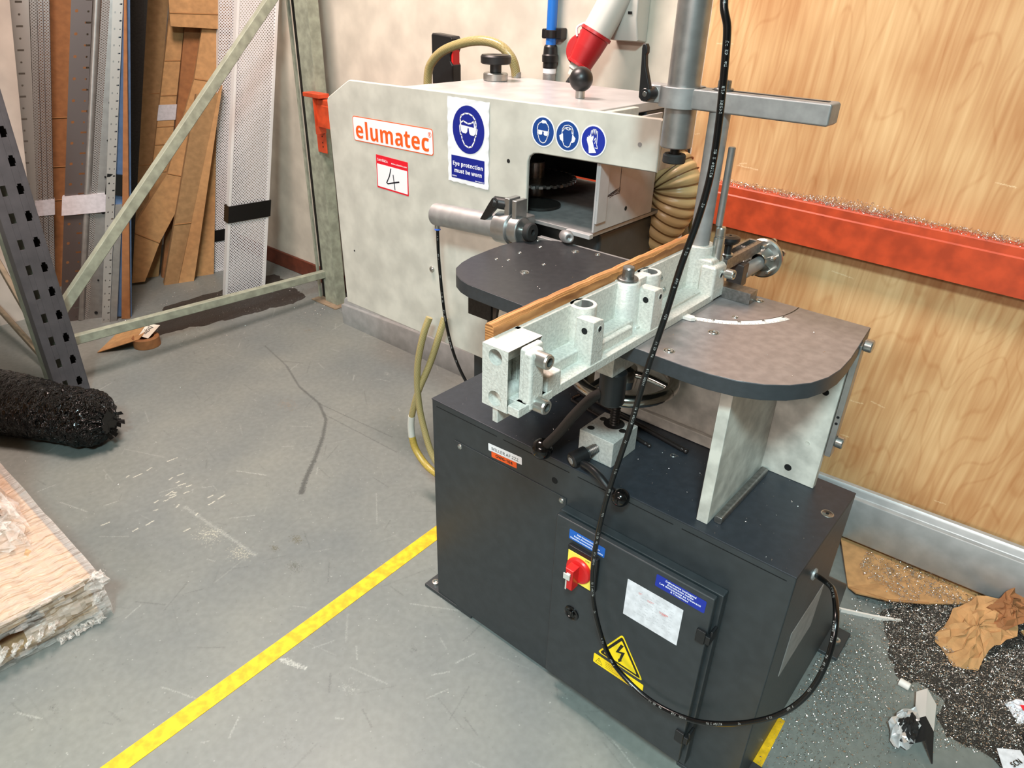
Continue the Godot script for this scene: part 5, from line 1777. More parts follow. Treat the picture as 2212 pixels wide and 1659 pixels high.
# ------------------------------------------------------------------ lengths of stock leaning behind the frame
# P: bottom near, bottom far, top far, top near of the face towards the room
func leaner(s: SurfaceTool, P: Array, depth: float, ext := 0.45, faces := "all") -> void:
	var n: Vector3 = (P[1] - P[0]).cross(P[3] - P[0]).normalized()
	if n.x < 0:
		n = -n
	var q := P.duplicate()
	q[2] = P[1] + (P[2] - P[1]) * (1.0 + ext)
	q[3] = P[0] + (P[3] - P[0]) * (1.0 + ext)
	var back := []
	for p in q:
		back.append(p - n * depth)
	var w: float = P[0].distance_to(P[1])
	var h: float = q[0].distance_to(q[3])
	if faces != "sides":
		face(s, q[0], q[1], q[2], q[3], n, [Vector2(0, 0), Vector2(w, 0), Vector2(w, h), Vector2(0, h)])
	if faces == "front":
		return
	if faces != "sides":
		face(s, back[0], back[1], back[2], back[3], -n, [Vector2(0, 0), Vector2(w, 0), Vector2(w, h), Vector2(0, h)])
	var c: Vector3 = (q[0] + q[2] + back[0] + back[2]) * 0.25
	for i in 4:
		var j := (i + 1) % 4
		face(s, q[i], q[j], back[j], back[i], (q[i] + q[j]) * 0.5 - c)

func mixp(P: Array, u0: float, u1: float, v0: float, v1: float, out := 0.0) -> Array:
	var n: Vector3 = (P[1] - P[0]).cross(P[3] - P[0]).normalized()
	if n.x < 0:
		n = -n
	var r := []
	for q in [[u0, v0], [u1, v0], [u1, v1], [u0, v1]]:
		r.append(P[0].lerp(P[1], q[0]).lerp(P[3].lerp(P[2], q[0]), q[1]) + n * out)
	return r

func stock_thing(called: String, label: String, cat: String, group: String, P: Array) -> Node3D:
	return thing(called, label, cat, (P[0] + P[1]) * 0.5, group)

# a perforated tray: holed face, folded edges
func tray(o: Node3D, P: Array, m: StandardMaterial3D, edge: Material, reps: Vector2, depth := 0.05, ext := 0.45) -> void:
	var mm: StandardMaterial3D = m.duplicate()
	mm.uv1_scale = Vector3(reps.x, reps.y, 1)
	var s := st()
	leaner(s, P, 0.0, ext, "front")
	part("perforated_face", s, mm, o)
	s = st()
	leaner(s, P, depth, ext, "sides")
	part("folded_edge", s, edge, o)

func stock() -> void:
	var g := "cable trays leaning behind the racking frame"
	var gc := "flat cartons leaning behind the racking frame"
	# pale sheet in the corner
	var P := [Vector3(-3.05, 0.0, 0.50), Vector3(-3.05, 0.0, 0.012), Vector3(-3.05, 1.505, -0.262), Vector3(-3.05, 1.505, 0.20)]
	var s := st()
	leaner(s, P, 0.012)
	single("sheet_panel", s, M.grey_wall, "pale grey sheet leaning in the corner behind the dark upright", "panel")
	# bundle A: slotted tray with finely perforated tray taped to it
	P = [Vector3(-3.365, 0.0, 0.03), Vector3(-3.322, 0.0, -0.086), Vector3(-3.294, 1.499, -0.425), Vector3(-3.340, 1.497, -0.300)]
	var o := stock_thing("cable_tray", "wide slotted steel cable tray standing beside the pale sheet", "cable tray", g, P)
	tray(o, P, M.slots, M.galv, Vector2(9, 9))
	P = [Vector3(-3.320, 0.0, -0.080), Vector3(-3.296, 0.0, -0.155), Vector3(-3.263, 1.501, -0.510), Vector3(-3.292, 1.499, -0.428)]
	o = stock_thing("cable_tray", "narrow finely perforated steel tray bound with white tape next to the slotted tray", "cable tray", g, P)
	tray(o, P, M.perf, M.galv, Vector2(18, 18))
	s = st()
	leaner(s, mixp(P, 0.34, 0.37, 0.0, 1.0, 0.003), 0.003, 0.45)
	leaner(s, mixp(P, 0.64, 0.67, 0.0, 1.0, 0.003), 0.003, 0.45)
	leaner(s, mixp(P, 0.97, 1.0, 0.0, 1.0, 0.003), 0.003, 0.45)
	part("fold_line", s, M.galv_dark, o)
	s = st()
	leaner(s, mixp(P, -0.1, 1.05, 0.30, 0.355, 0.006), 0.05, 0.0)
	part("white_tape", s, M.tape_white, o)
	# carton between the bundles
	P = [Vector3(-3.46, 0.0, -0.12), Vector3(-3.36, 0.0, -0.36), Vector3(-3.31, 1.501, -0.70), Vector3(-3.39, 1.499, -0.50)]
	carton(P, M.carton_brown, 0.08, "brown flat carton standing between the two taped tray bundles", gc, [0.33, 0.45, 0.62])
	# bundle B
	P = [Vector3(-2.872, 0.0, -0.02), Vector3(-2.838, 0.0, -0.10), Vector3(-2.782, 1.514, -0.522), Vector3(-2.812, 1.512, -0.440)]
	o = stock_thing("cable_tray", "dark slotted steel tray at the near side of the bundle bound with white tape", "cable tray", g, P)
	tray(o, P, M.slots_dark, M.galv_dark, Vector2(10, 10))
	P = [Vector3(-2.838, 0.0, -0.10), Vector3(-2.832, 0.0, -0.122), Vector3(-2.768, 1.514, -0.558), Vector3(-2.782, 1.514, -0.522)]
	s = st()
	tube(s, PackedVector3Array([(P[0] + P[1]) * 0.5, (P[0] + P[1]) * 0.5 + ((P[3] + P[2]) * 0.5 - (P[0] + P[1]) * 0.5) * 1.45]), 0.016, 14)
	single("steel_tube", s, M.galv, "bright round steel tube bound into the white taped tray bundle", "tube", "")
	P = [Vector3(-2.826, 0.0, -0.118), Vector3(-2.819, 0.0, -0.142), Vector3(-2.759, 1.515, -0.592), Vector3(-2.768, 1.514, -0.558)]
	o = stock_thing("cable_tray", "very narrow finely perforated strip between the bright tube and the sparse plate", "cable tray", g, P)
	tray(o, P, M.perf, M.galv, Vector2(22, 22))
	P = [Vector3(-2.819, 0.0, -0.142), Vector3(-2.780, 0.0, -0.21), Vector3(-2.732, 1.516, -0.661), Vector3(-2.759, 1.515, -0.592)]
	s = st()
	leaner(s, P, 0.03)
	o = stock_thing("punched_plate", "broad pale steel plate with sparse punched holes in the taped bundle", "plate", g, P)
	part("plate", s, M.galv, o)
	s = st()
	for i in 26:
		for c in mixp(P, 0.5, 0.5, 0.02 + i * 0.057, 0.02 + i * 0.057, 0.0004).slice(0, 1):
			var n: Vector3 = (P[1] - P[0]).cross(P[3] - P[0]).normalized()
			n = n if n.x > 0 else -n
			cyl(s, c + Vector3(0, 0.0, -0.012 if i % 2 else 0.006), c + Vector3(0, 0.0, -0.012 if i % 2 else 0.006) + n * 0.0006, 0.0085 if i % 3 == 0 else 0.005, 10, 0.0001)
	part("punched_hole", s, M.hole, o)
	P = [Vector3(-2.872, 0.0, -0.02), Vector3(-2.780, 0.0, -0.21), Vector3(-2.732, 1.516, -0.661), Vector3(-2.812, 1.512, -0.440)]
	s = st()
	leaner(s, mixp(P, -0.04, 1.03, 0.365, 0.425, 0.018), 0.055, 0.0)
	single("tape_band", s, M.tape_white, "crumpled white tape band round the dark tray, tube and plate bundle", "tape")
	# thin profiles in blue film
	P = [Vector3(-2.715, 0.0, -0.165), Vector3(-2.700, 0.0, -0.200), Vector3(-2.652, 1.518, -0.606), Vector3(-2.668, 1.517, -0.565)]
	o = stock_thing("slotted_strip", "thin punched steel strip standing inside the torn blue film", "strip", g, P)
	tray(o, P, M.slots, M.galv, Vector2(24, 14), 0.02)
	P = [Vector3(-2.700, 0.0, -0.202), Vector3(-2.688, 0.0, -0.232), Vector3(-2.672, 0.60, -0.395), Vector3(-2.684, 0.60, -0.365)]
	s = st()
	leaner(s, P, 0.018, 0.0)
	single("profile_strip", s, M.galv, "plain pale metal profile with cut foot beside the punched strip", "strip")
	P = [Vector3(-2.722, 0.02, -0.215), Vector3(-2.690, 0.0, -0.312), Vector3(-2.653, 1.518, -0.638), Vector3(-2.664, 1.518, -0.600)]
	s = st()
	leaner(s, P, 0.012)
	single("blue_film", s, M.film_blue, "blue protective film hanging loose off the thin metal strips", "film")
	s = st()
	leaner(s, [Vector3(-2.70, 0.655, -0.335), Vector3(-2.672, 0.64, -0.408), Vector3(-2.664, 0.74, -0.434), Vector3(-2.69, 0.755, -0.366)], 0.03, 0.0)
	single("tape_band", s, M.tape_black, "black tape patch wrapped round the blue filmed strips", "tape")
	P = [Vector3(-2.690, 0.003, -0.258), Vector3(-2.668, 0.0, -0.292), Vector3(-2.640, 1.2, -0.545), Vector3(-2.648, 1.2, -0.530)]
	carton(P, M.carton_brown, 0.02, "slim brown carton edge standing behind the blue film", gc, [])
	# dark gap: brown painted profiles
	P = [Vector3(-3.06, 0.0, -0.40), Vector3(-3.04, 0.0, -0.47), Vector3(-2.994, 1.512, -0.882), Vector3(-3.024, 1.510, -0.800)]
	s = st()
	leaner(s, P, 0.04)
	single("profile_strip", s, M.dark_steel, "dark brown metal profile in the gap beside the tan cartons", "strip")
	# cartons
	P = [Vector3(-3.375, 0.0, -0.555), Vector3(-3.335, 0.0, -0.70), Vector3(-3.263, 1.508, -1.127), Vector3(-3.303, 1.505, -1.015)]
	carton(P, M.carton_dull, 0.05, "tall tan flat carton standing against the dark profiles", gc, [0.36, 0.42, 0.68])
	P = [Vector3(-3.215, 0.0, -0.60), Vector3(-3.180, 0.0, -0.70), Vector3(-3.085, 1.376, -1.097), Vector3(-3.112, 1.376, -1.022)]
	carton(P, M.carton, 0.05, "narrow carton patched with white tape between the taller cartons", gc, [0.45, 0.56, 0.63, 0.75, 0.88], true)
	P = [Vector3(-3.135, 0.0, -0.70), Vector3(-3.110, 0.0, -0.78), Vector3(-3.036, 1.384, -1.178), Vector3(-3.066, 1.382, -1.094)]
	carton(P, M.carton_brown, 0.05, "dark narrow carton in the gap beside the bent long carton", gc, [])
	# long bent carton: upper length, elbow, lower length
	var kn := [[Vector3(-3.135, 0.02, -0.50), Vector3(-3.095, 0.02, -0.58)], [Vector3(-3.112, 0.325, -0.573), Vector3(-3.060, 0.24, -0.70)], [Vector3(-3.046, 0.628, -0.824), Vector3(-2.997, 0.590, -0.948)], [Vector3(-3.001, 1.124, -1.063), Vector3(-2.946, 1.096, -1.207)], [Vector3(-2.990, 1.387, -1.156), Vector3(-2.939, 1.376, -1.294)], [Vector3(-2.95, 2.1, -1.19), Vector3(-2.92, 2.1, -1.30)]]
	o = thing("carton", "long bent tan carton bowing down behind the diagonal brace", "carton", Vector3(-3.11, 0, -0.54), gc)
	s = st()
	for i in kn.size() - 1:
		leaner(s, [kn[i][0], kn[i][1], kn[i + 1][1], kn[i + 1][0]], 0.06, 0.0)
	part("carton_body", s, M.carton, o)
	s = st()
	for i in range(1, kn.size() - 1):
		tube(s, PackedVector3Array([kn[i][0], kn[i][1]]), 0.004, 6)
	part("crease", s, M.carton_edge, o)
	# the broad flap over its head
	P = [Vector3(-3.02, 1.388, -0.99), Vector3(-2.915, 1.372, -1.285), Vector3(-2.915, 1.52, -1.315), Vector3(-3.022, 1.515, -1.008)]
	carton(P, M.carton, 0.03, "broad carton end folded over the long bent carton at the top", gc, [0.5], false, 5.0)
	P = [Vector3(-3.009, 0.0, -0.650), Vector3(-2.982, 0.0, -0.724), Vector3(-2.925, 0.70, -1.0), Vector3(-2.96, 0.70, -0.90)]
	carton(P, M.carton_dull, 0.06, "short carton standing on the floor at the feet of the long ones", gc, [0.5])
	P = [Vector3(-2.984, 0.0, -0.727), Vector3(-2.952, 0.0, -0.809), Vector3(-2.90, 0.73, -1.04), Vector3(-2.926, 0.70, -1.0)]
	carton(P, M.carton, 0.05, "short tan carton turned edge on beside the short dull carton", gc, [])
	P = [Vector3(-3.015, 0.0, -0.846), Vector3(-2.979, 0.0, -0.954), Vector3(-2.961, 0.70, -1.09), Vector3(-2.995, 0.66, -1.0)]
	carton(P, M.carton, 0.05, "squat tan carton standing next to the white perforated stack", gc, [])
	# white perforated planks
	P = [Vector3(-3.008, 0.0, -0.968), Vector3(-2.995, 0.0, -1.045), Vector3(-2.905, 1.29, -1.275), Vector3(-2.93, 1.29, -1.20)]
	o = stock_thing("cable_tray", "narrower white perforated tray with black tape behind the broad white one", "cable tray", g, P)
	tray(o, P, M.perf_white, M.white_metal, Vector2(16, 16))
	s = st()
	leaner(s, mixp(P, -0.05, 1.05, 0.150, 0.205, 0.006), 0.05, 0.0)
	part("black_tape", s, M.tape_black, o)
	P = [Vector3(-2.563, 0.0, -0.795), Vector3(-2.529, 0.0, -1.028), Vector3(-2.415, 1.532, -1.282), Vector3(-2.446, 1.529, -1.074)]
	o = stock_thing("cable_tray", "broad white perforated tray bound with black tape nearest the cream wall", "cable tray", g, P)
	tray(o, P, M.perf_white, M.white_metal, Vector2(15, 15), 0.05, 0.18)
	s = st()
	leaner(s, mixp(P, -0.03, 0.03, 0.0, 1.0, 0.003), 0.02, 0.18)
	leaner(s, mixp(P, 0.93, 1.0, 0.0, 1.0, 0.003), 0.02, 0.18)
	part("edge_lip", s, M.white_metal, o)
	s = st()
	leaner(s, mixp(P, -0.04, 1.04, 0.285, 0.345, 0.008), 0.06, 0.0)
	part("black_tape", s, M.tape_black, o)

func carton(P: Array, m: Material, depth: float, label: String, group: String, folds: Array, taped := false, ext := 0.5) -> void:
	var o := stock_thing("carton", label, "carton", group, P)
	var s := st()
	leaner(s, P, depth, ext)
	part("carton_body", s, m, o)
	if folds.size():
		s = st()
		for v in folds:
			var q := mixp(P, 0.0, 1.0, v, v, 0.0)
			tube(s, PackedVector3Array([q[0], q[1]]), 0.0035, 6)
		part("crease", s, M.carton_edge, o)
	if taped:
		s = st()
		leaner(s, mixp(P, -0.05, 1.05, 0.655, 0.715, 0.003), 0.004, 0.0)
		part("tape_patch", s, M.tape_white, o)

# ------------------------------------------------------------------ pipes and sockets on the cream wall
func wall_services() -> void:
	var s := st()
	var o := thing("air_pipe", "blue compressed air pipe clipped to the cream wall with black coupling", "pipe", Vector3(-0.675, 1.0, -1.31))
	cyl(s, Vector3(-0.677, 1.40, -1.31), Vector3(-0.672, 2.6, -1.31), 0.0195, 24)
	part("blue_tube", s, M.blue_pipe, o)
	s = st()
	bx(s, Vector3(-0.655, 1.448, -1.345), Vector3(-0.628, 1.486, -1.305), 0.003)
	pipe(s, Vector3(-0.675, 1.452, -1.31), Vector3(-0.675, 1.478, -1.31), 0.0265, 0.0195, 24)
	bx(s, Vector3(-0.708, 1.448, -1.318), Vector3(-0.69, 1.482, -1.288), 0.004)
	part("pipe_clip", s, M.plastic, o)
	s = st()
	lathe(s, Vector3(-0.6765, 1.345, -1.31), Vector3.UP, [Vector2(0, 0), Vector2(0.026, 0), Vector2(0.027, 0.004), Vector2(0.027, 0.020), Vector2(0.031, 0.022), Vector2(0.032, 0.045), Vector2(0.028, 0.05), Vector2(0.026, 0.075), Vector2(0.0215, 0.082), Vector2(0.02, 0.082)], 28)
	part("coupling", s, M.plastic, o)
	s = st()
	cyl(s, Vector3(-0.677, 1.326, -1.31), Vector3(-0.677, 1.345, -1.31), 0.0255, 24)
	part("white_ring", s, M.white_print, o)
	s = st()
	cyl(s, Vector3(-0.677, 0.8, -1.31), Vector3(-0.677, 1.326, -1.31), 0.025, 24)
	part("grey_tube", s, M.alu_soft, o)
	# three phase outlet
	o = thing("socket_outlet", "grey angled three phase wall outlet above the red plug", "socket", Vector3(-0.345, 1.46, -1.30))
	s = st()
	var w := P2([-1.345, 1.455, -1.285, 1.462, -1.262, 1.53, -1.255, 1.95, -1.345, 1.95])
	prism(s, w, Transform3D(Basis(Vector3(0, 0, 1), Vector3(0, 1, 0), Vector3(-1, 0, 0)), Vector3(-0.278, 0, 0)), 0.13, 0.006, 30.0)
	part("mounting_box", s, M.grey_plastic, o)
	s = st()
	var ax := Vector3(-0.34, -0.88, 0.30).normalized()
	var top := Vector3(-0.352, 1.62, -1.262)
	cyl(s, top, top + ax * 0.155, 0.053, 36, 0.004)
	var nk := part("socket_barrel", s, M.grey_plastic, o)
	s = st()
	bx(s, Vector3(-0.312, 1.545, -1.259), Vector3(-0.296, 1.553, -1.2565), 0.001)
	part("barrel_slot", s, M.hole, nk)
	s = st()
	tube(s, curve([top + ax * 0.12 + Vector3(-0.046, 0, 0.035), top + ax * 0.15 + Vector3(-0.058, 0.012, 0.04), top + ax * 0.168 + Vector3(-0.05, 0, 0.035)], 6), 0.004, 8)
	part("lid_spring", s, M.white_print, nk)
	o = thing("power_plug", "red three phase plug with round flap hanging from the grey outlet", "plug", Vector3(-0.42, 1.34, -1.22))
	s = st()
	var p0 := top + ax * 0.152
	lathe(s, p0, ax, [Vector2(0, 0), Vector2(0.057, 0), Vector2(0.058, 0.010), Vector2(0.053, 0.013), Vector2(0.050, 0.06), Vector2(0.044, 0.112), Vector2(0.047, 0.114), Vector2(0.047, 0.122), Vector2(0.0, 0.122)], 36)
	part("plug_body", s, M.red_cee, o)
	s = st()
	lathe(s, p0 + ax * 0.122, ax, [Vector2(0.030, 0), Vector2(0.031, 0.018), Vector2(0.024, 0.022), Vector2(0.022, 0.04), Vector2(0, 0.04)], 24)
	part("cable_gland", s, M.grey_plastic, o)
	s = st()
	var g0 := p0 + ax * 0.158
	tube(s, curve([g0, g0 + ax * 0.05, g0 + Vector3(-0.02, -0.16, 0.01), g0 + Vector3(0.05, -0.4, 0.02)], 8), 0.010, 10)
	part("cable", s, M.rubber, o)
	s = st()
	var ln := Vector3(0.25, 0.16, 0.95).normalized()
	var lc := Vector3(-0.4435, 1.428, -1.175)
	cyl(s, lc - ln * 0.016, lc, 0.0535, 40, 0.004)
	box(s, lc + Vector3(0.012, 0.05, -0.02), Vector3(0.045, 0.03, 0.03), 0.004)
	var fl := part("flap", s, M.red_cee, o)
	s = st()
	var lb := Transform3D(frame_from(ln), lc + ln * 0.0004)
	prism(s, rrect(0.034, 0.036, 0.001, 1), lb.translated_local(Vector3(-0.002, -0.002, 0)), 0.0005)
	part("rating_label", s, M.paper, fl)
	s = st()
	for i in 7:
		ribbon(s, [-0.014, 0.012 - i * 0.0042, -0.014 + rng.randf_range(0.012, 0.024), 0.012 - i * 0.0042], 0.001, lb.translated_local(Vector3(0, 0, 0.0008)))
	part("label_print", s, plain(Color(0.5, 0.5, 0.52), 0.6), fl)

func frame_from(n: Vector3) -> Basis:
	var x := Vector3.UP.cross(n).normalized()
	return Basis(x, n.cross(x), n)

# ------------------------------------------------------------------ things lying about
func floor_things() -> void:
	# yellow marking tape
	var s := st()
	strip(s, [Vector2(-0.185, 1.6), Vector2(-0.194, 0.9), Vector2(-0.206, 0.42), Vector2(-0.228, -0.19), Vector2(-0.236, -0.45)], 0.051, 0.0016, 1)
	single("marking_tape", s, M.tape_yellow, "long yellow floor marking tape running up to the cabinet foot", "tape")
	s = st()
	strip(s, [Vector2(0.918, 1.3), Vector2(0.921, -0.1), Vector2(0.915, -0.284)], 0.048, 0.0016, 1)
	single("marking_tape", s, M.tape_yellow, "short end of yellow floor tape beside the cabinet's side wall", "tape")
	black_roll()
	wrapped_pallet()
	# brown packing tape roll and card scraps by the frame
	s = st()
	lathe(s, Vector3(-2.285, 0.0, -0.205), Vector3.UP, [Vector2(0.040, 0), Vector2(0.062, 0), Vector2(0.063, 0.003), Vector2(0.063, 0.046), Vector2(0.060, 0.05), Vector2(0.040, 0.05), Vector2(0.040, 0.0)], 32)
	single("tape_roll", s, M.carton_brown, "brown packing tape roll lying under the green frame brace", "tape roll")
	s = st()
	sheet(s, [Vector3(-2.37, 0.004, 0.0), Vector3(-2.26, 0.055, -0.16), Vector3(-2.36, 0.085, -0.30), Vector3(-2.52, 0.03, -0.20)], 0.003)
	single("card_scrap", s, M.carton, "folded brown card flap resting over the packing tape roll", "card")
	s = st()
	sheet(s, [Vector3(-2.30, 0.056, -0.18), Vector3(-2.245, 0.052, -0.20), Vector3(-2.28, 0.085, -0.285), Vector3(-2.34, 0.088, -0.25)], 0.001)
	var o := single("paper_label", s, M.label_paper, "torn white printed label stuck on the brown card flap", "label")
	var n := Vector3(0.75, 0.62, 0.2).normalized()
	text(o, "apd", 0.022, Transform3D(Basis(Vector3(-0.05, 0.3, -0.95).normalized(), PI) * frame_from(n), Vector3(-2.288, 0.0735, -0.228)), M.black_print, 0.0, false)
	# swept dirt drift under the frame
	s = st()
	drift(s, [-2.34, -0.22, -2.19, -1.14, -2.75, -1.25, -2.72, -0.45], 0.010, 26)
	var dr := single("dirt_drift", s, M.swarf_bed, "grey drift of dirt and fine swarf under the rack frame", "dirt")
	dr.set_meta("kind", "stuff")
	# card and paper rubbish right of the machine
	s = st()
	sheet(s, [Vector3(0.84, 0.03, -1.06), Vector3(0.93, 0.012, -0.865), Vector3(0.96, 0.022, -0.842), Vector3(1.04, 0.03, -0.865), Vector3(1.14, 0.035, -0.93), Vector3(1.235, 0.03, -1.02), Vector3(1.33, 0.05, -1.12), Vector3(1.2, 0.04, -1.17), Vector3(1.0, 0.04, -1.17)], 0.004)
	var cs := single("card_sheet", s, M.carton, "large flat brown card sheet lying under the pale low beam", "card")
	s = st()
	tube(s, PackedVector3Array([Vector3(0.935, 0.012, -0.862), Vector3(1.04, 0.031, -0.863), Vector3(1.14, 0.036, -0.928)]), 0.004, 6)
	part("curled_edge", s, M.carton_edge, cs)
	s = st()
	crumple(s, [Vector3(1.185, 0.02, -0.80), Vector3(1.25, 0.025, -0.73), Vector3(1.30, 0.02, -0.765), Vector3(1.315, 0.05, -0.86), Vector3(1.36, 0.06, -0.93), Vector3(1.33, 0.09, -1.03), Vector3(1.24, 0.07, -1.02), Vector3(1.20, 0.05, -0.93)], Vector3(1.265, 0.062, -0.89), 0.012)
	single("crumpled_paper", s, M.carton, "crumpled brown paper on top of the bright swarf heap", "paper")
	s = st()
	crumple(s, [Vector3(1.27, 0.06, -0.98), Vector3(1.31, 0.05, -0.90), Vector3(1.36, 0.085, -0.955), Vector3(1.385, 0.09, -1.03), Vector3(1.31, 0.12, -1.06)], Vector3(1.325, 0.105, -0.985), 0.014)
	single("crumpled_paper", s, M.carton_brown, "darker curled scrap of brown paper above the crumpled piece", "paper")
	s = st()
	sheet(s, [Vector3(1.365, 0.05, -0.975), Vector3(1.46, 0.05, -0.86), Vector3(1.52, 0.06, -0.95), Vector3(1.41, 0.07, -1.02)], 0.004)
	single("card_scrap", s, M.carton, "square corner of brown card at the edge of the swarf heap", "card")
	s = st()
	strip(s, [Vector2(0.93, -0.755), Vector2(1.03, -0.80), Vector2(1.105, -0.843)], 0.016, 0.012, 1)
	single("wood_strip", s, M.hair, "thin pale strip lying on the floor beside the cabinet chute", "strip")
	# bent angle offcut: bright upper half, sooty lower half
	var ao := thing("angle_offcut", "short bent aluminium angle offcut, bright above and sooty black below", "offcut", Vector3(1.22, 0, -0.5))
	s = st()
	sheet(s, [Vector3(1.193, 0.02, -0.585), Vector3(1.2115, 0.042, -0.592), Vector3(1.2295, 0.042, -0.500), Vector3(1.211, 0.02, -0.494)], 0.0025)
	sheet(s, [Vector3(1.2115, 0.042, -0.592), Vector3(1.243, 0.018, -0.580), Vector3(1.257, 0.018, -0.490), Vector3(1.2295, 0.042, -0.500)], 0.0025)
	part("bright_half", s, M.hair, ao)
	s = st()
	sheet(s, [Vector3(1.211, 0.02, -0.494), Vector3(1.2295, 0.042, -0.500), Vector3(1.246, 0.035, -0.435), Vector3(1.224, 0.012, -0.425)], 0.0025)
	sheet(s, [Vector3(1.2295, 0.042, -0.500), Vector3(1.257, 0.018, -0.490), Vector3(1.277, 0.006, -0.405), Vector3(1.246, 0.035, -0.435)], 0.0025)
	part("sooty_half", s, M.soot, ao)
	s = st()
	crumple(s, [Vector3(1.165, 0.02, -0.44), Vector3(1.175, 0.03, -0.49), Vector3(1.205, 0.035, -0.515), Vector3(1.225, 0.03, -0.47), Vector3(1.225, 0.015, -0.40), Vector3(1.19, 0.01, -0.385)], Vector3(1.195, 0.035, -0.445), 0.012)
	single("crumpled_foil", s, M.foil, "crumpled silver foil scrap against the angle offcut", "foil")
	s = st()
	crumple(s, [Vector3(1.178, 0.034, -0.452), Vector3(1.205, 0.04, -0.49), Vector3(1.226, 0.034, -0.46), Vector3(1.228, 0.024, -0.412), Vector3(1.198, 0.02, -0.40)], Vector3(1.205, 0.046, -0.445), 0.006)
	single("charred_scrap", s, M.soot, "black charred scrap lying in the crumpled silver foil", "scrap")
	s = st()
	pipe(s, Vector3(1.150, 0.010, -0.600), Vector3(1.176, 0.010, -0.598), 0.0105, 0.009, 18)
	single("tube_offcut", s, M.hair, "tiny pale tube offcut on the floor before the bent angle", "offcut")
	s = st()
	sheet(s, [Vector3(1.385, 0.018, -0.545), Vector3(1.43, 0.02, -0.575), Vector3(1.47, 0.02, -0.52), Vector3(1.41, 0.016, -0.49)], 0.001)
	o = single("paper_scrap", s, M.paper, "small white paper scrap printed SCN among the swarf", "paper")
	text(o, "SCN", 0.012, Transform3D(Basis(Vector3.UP, 1.1) * Basis(Vector3(1, 0, 0), -PI / 2), Vector3(1.428, 0.0215, -0.528)), M.black_print, 0.0, true)
	s = st()
	crumple(s, [Vector3(1.375, 0.02, -0.70), Vector3(1.40, 0.03, -0.735), Vector3(1.45, 0.035, -0.71), Vector3(1.46, 0.02, -0.645), Vector3(1.41, 0.015, -0.65)], Vector3(1.42, 0.04, -0.69), 0.008)
	o = single("paper_scrap", s, M.paper, "crumpled white and red wrapper scrap on the swarf heap", "paper")
	s = st()
	sheet(s, [Vector3(1.405, 0.0405, -0.70), Vector3(1.425, 0.0435, -0.71), Vector3(1.435, 0.042, -0.69), Vector3(1.415, 0.0415, -0.685)], 0.001)
	part("red_print", s, M.red_print, o)
	s = st()
	crumple(s, [Vector3(1.405, 0.012, -0.62), Vector3(1.44, 0.03, -0.645), Vector3(1.50, 0.03, -0.62), Vector3(1.47, 0.012, -0.56)], Vector3(1.45, 0.035, -0.61), 0.01)
	single("charred_scrap", s, M.soot, "black rag scrap next to the white and red wrapper", "scrap")

# a ribbon on the floor along points
func strip(s: SurfaceTool, pts: Array, w: float, h: float, side: int) -> void:
	for i in pts.size() - 1:
		var a: Vector2 = pts[i]
		var b: Vector2 = pts[i + 1]
		var n := Vector2(1, 0) * w * side
		face(s, Vector3(a.x, h, a.y), Vector3(b.x, h, b.y), Vector3(b.x + n.x, h, b.y), Vector3(a.x + n.x, h, a.y), Vector3.UP)
		face(s, Vector3(a.x, 0, a.y), Vector3(b.x, 0, b.y), Vector3(b.x, h, b.y), Vector3(a.x, h, a.y), Vector3(-1, 0, 0))
		face(s, Vector3(a.x + n.x, 0, a.y), Vector3(b.x + n.x, 0, b.y), Vector3(b.x + n.x, h, b.y), Vector3(a.x + n.x, h, a.y), Vector3(1, 0, 0))
	var e: Vector2 = pts[pts.size() - 1]
	face(s, Vector3(e.x, 0, e.y), Vector3(e.x + w, 0, e.y), Vector3(e.x + w, h, e.y), Vector3(e.x, h, e.y), Vector3(0, 0, -1))

# a stiff sheet given by its rim, t thick
func sheet(s: SurfaceTool, rim: Array, t: float) -> void:
	var c := Vector3()
	for p in rim:
		c += p / rim.size()
	var n := Vector3()
	for i in rim.size():
		n += (rim[i] - c).cross(rim[(i + 1) % rim.size()] - c)
	n = n.normalized() if n.y > 0 else -n.normalized()
	for i in rim.size():
		var a: Vector3 = rim[i]
		var b: Vector3 = rim[(i + 1) % rim.size()]
		var m := (b - a).cross(c - a).normalized()
		if m.dot(n) < 0:
			m = -m
		tri(s, a, b, c, m, m, m)
		tri(s, a - n * t, b - n * t, c - n * t, -m, -m, -m)
		face(s, a, b, b - n * t, a - n * t, (a + b) * 0.5 - c)

# crushed sheet: rim to a raised middle with broken facets
func crumple(s: SurfaceTool, rim: Array, mid: Vector3, amp: float) -> void:
	var rows := 5
	var n := rim.size() * 4
	var prev := []
	for r in rows + 1:
		var f := float(r) / rows
		var ring := []
		for k in n:
			var u := float(k) / 4.0
			var i := int(u)
			var p: Vector3 = rim[i].lerp(rim[(i + 1) % rim.size()], u - i)
			p = p.lerp(mid, f)
			p += Vector3(rng.randf_range(-1, 1), rng.randf_range(-0.6, 1.2), rng.randf_range(-1, 1)) * amp * (0.35 if r == 0 else 1.0) * (1.0 - f * 0.5)
			p.y = maxf(p.y, 0.003)
			ring.append(p)
		if r > 0:
			for k in n:
				var j := (k + 1) % n
				for t in [[prev[k], prev[j], ring[j]], [prev[k], ring[j], ring[k]]]:
					var m: Vector3 = (t[1] - t[0]).cross(t[2] - t[0]).normalized()
					m = m if m.y > 0 else -m
					tri(s, t[0], t[1], t[2], m, m, m)
		prev = ring

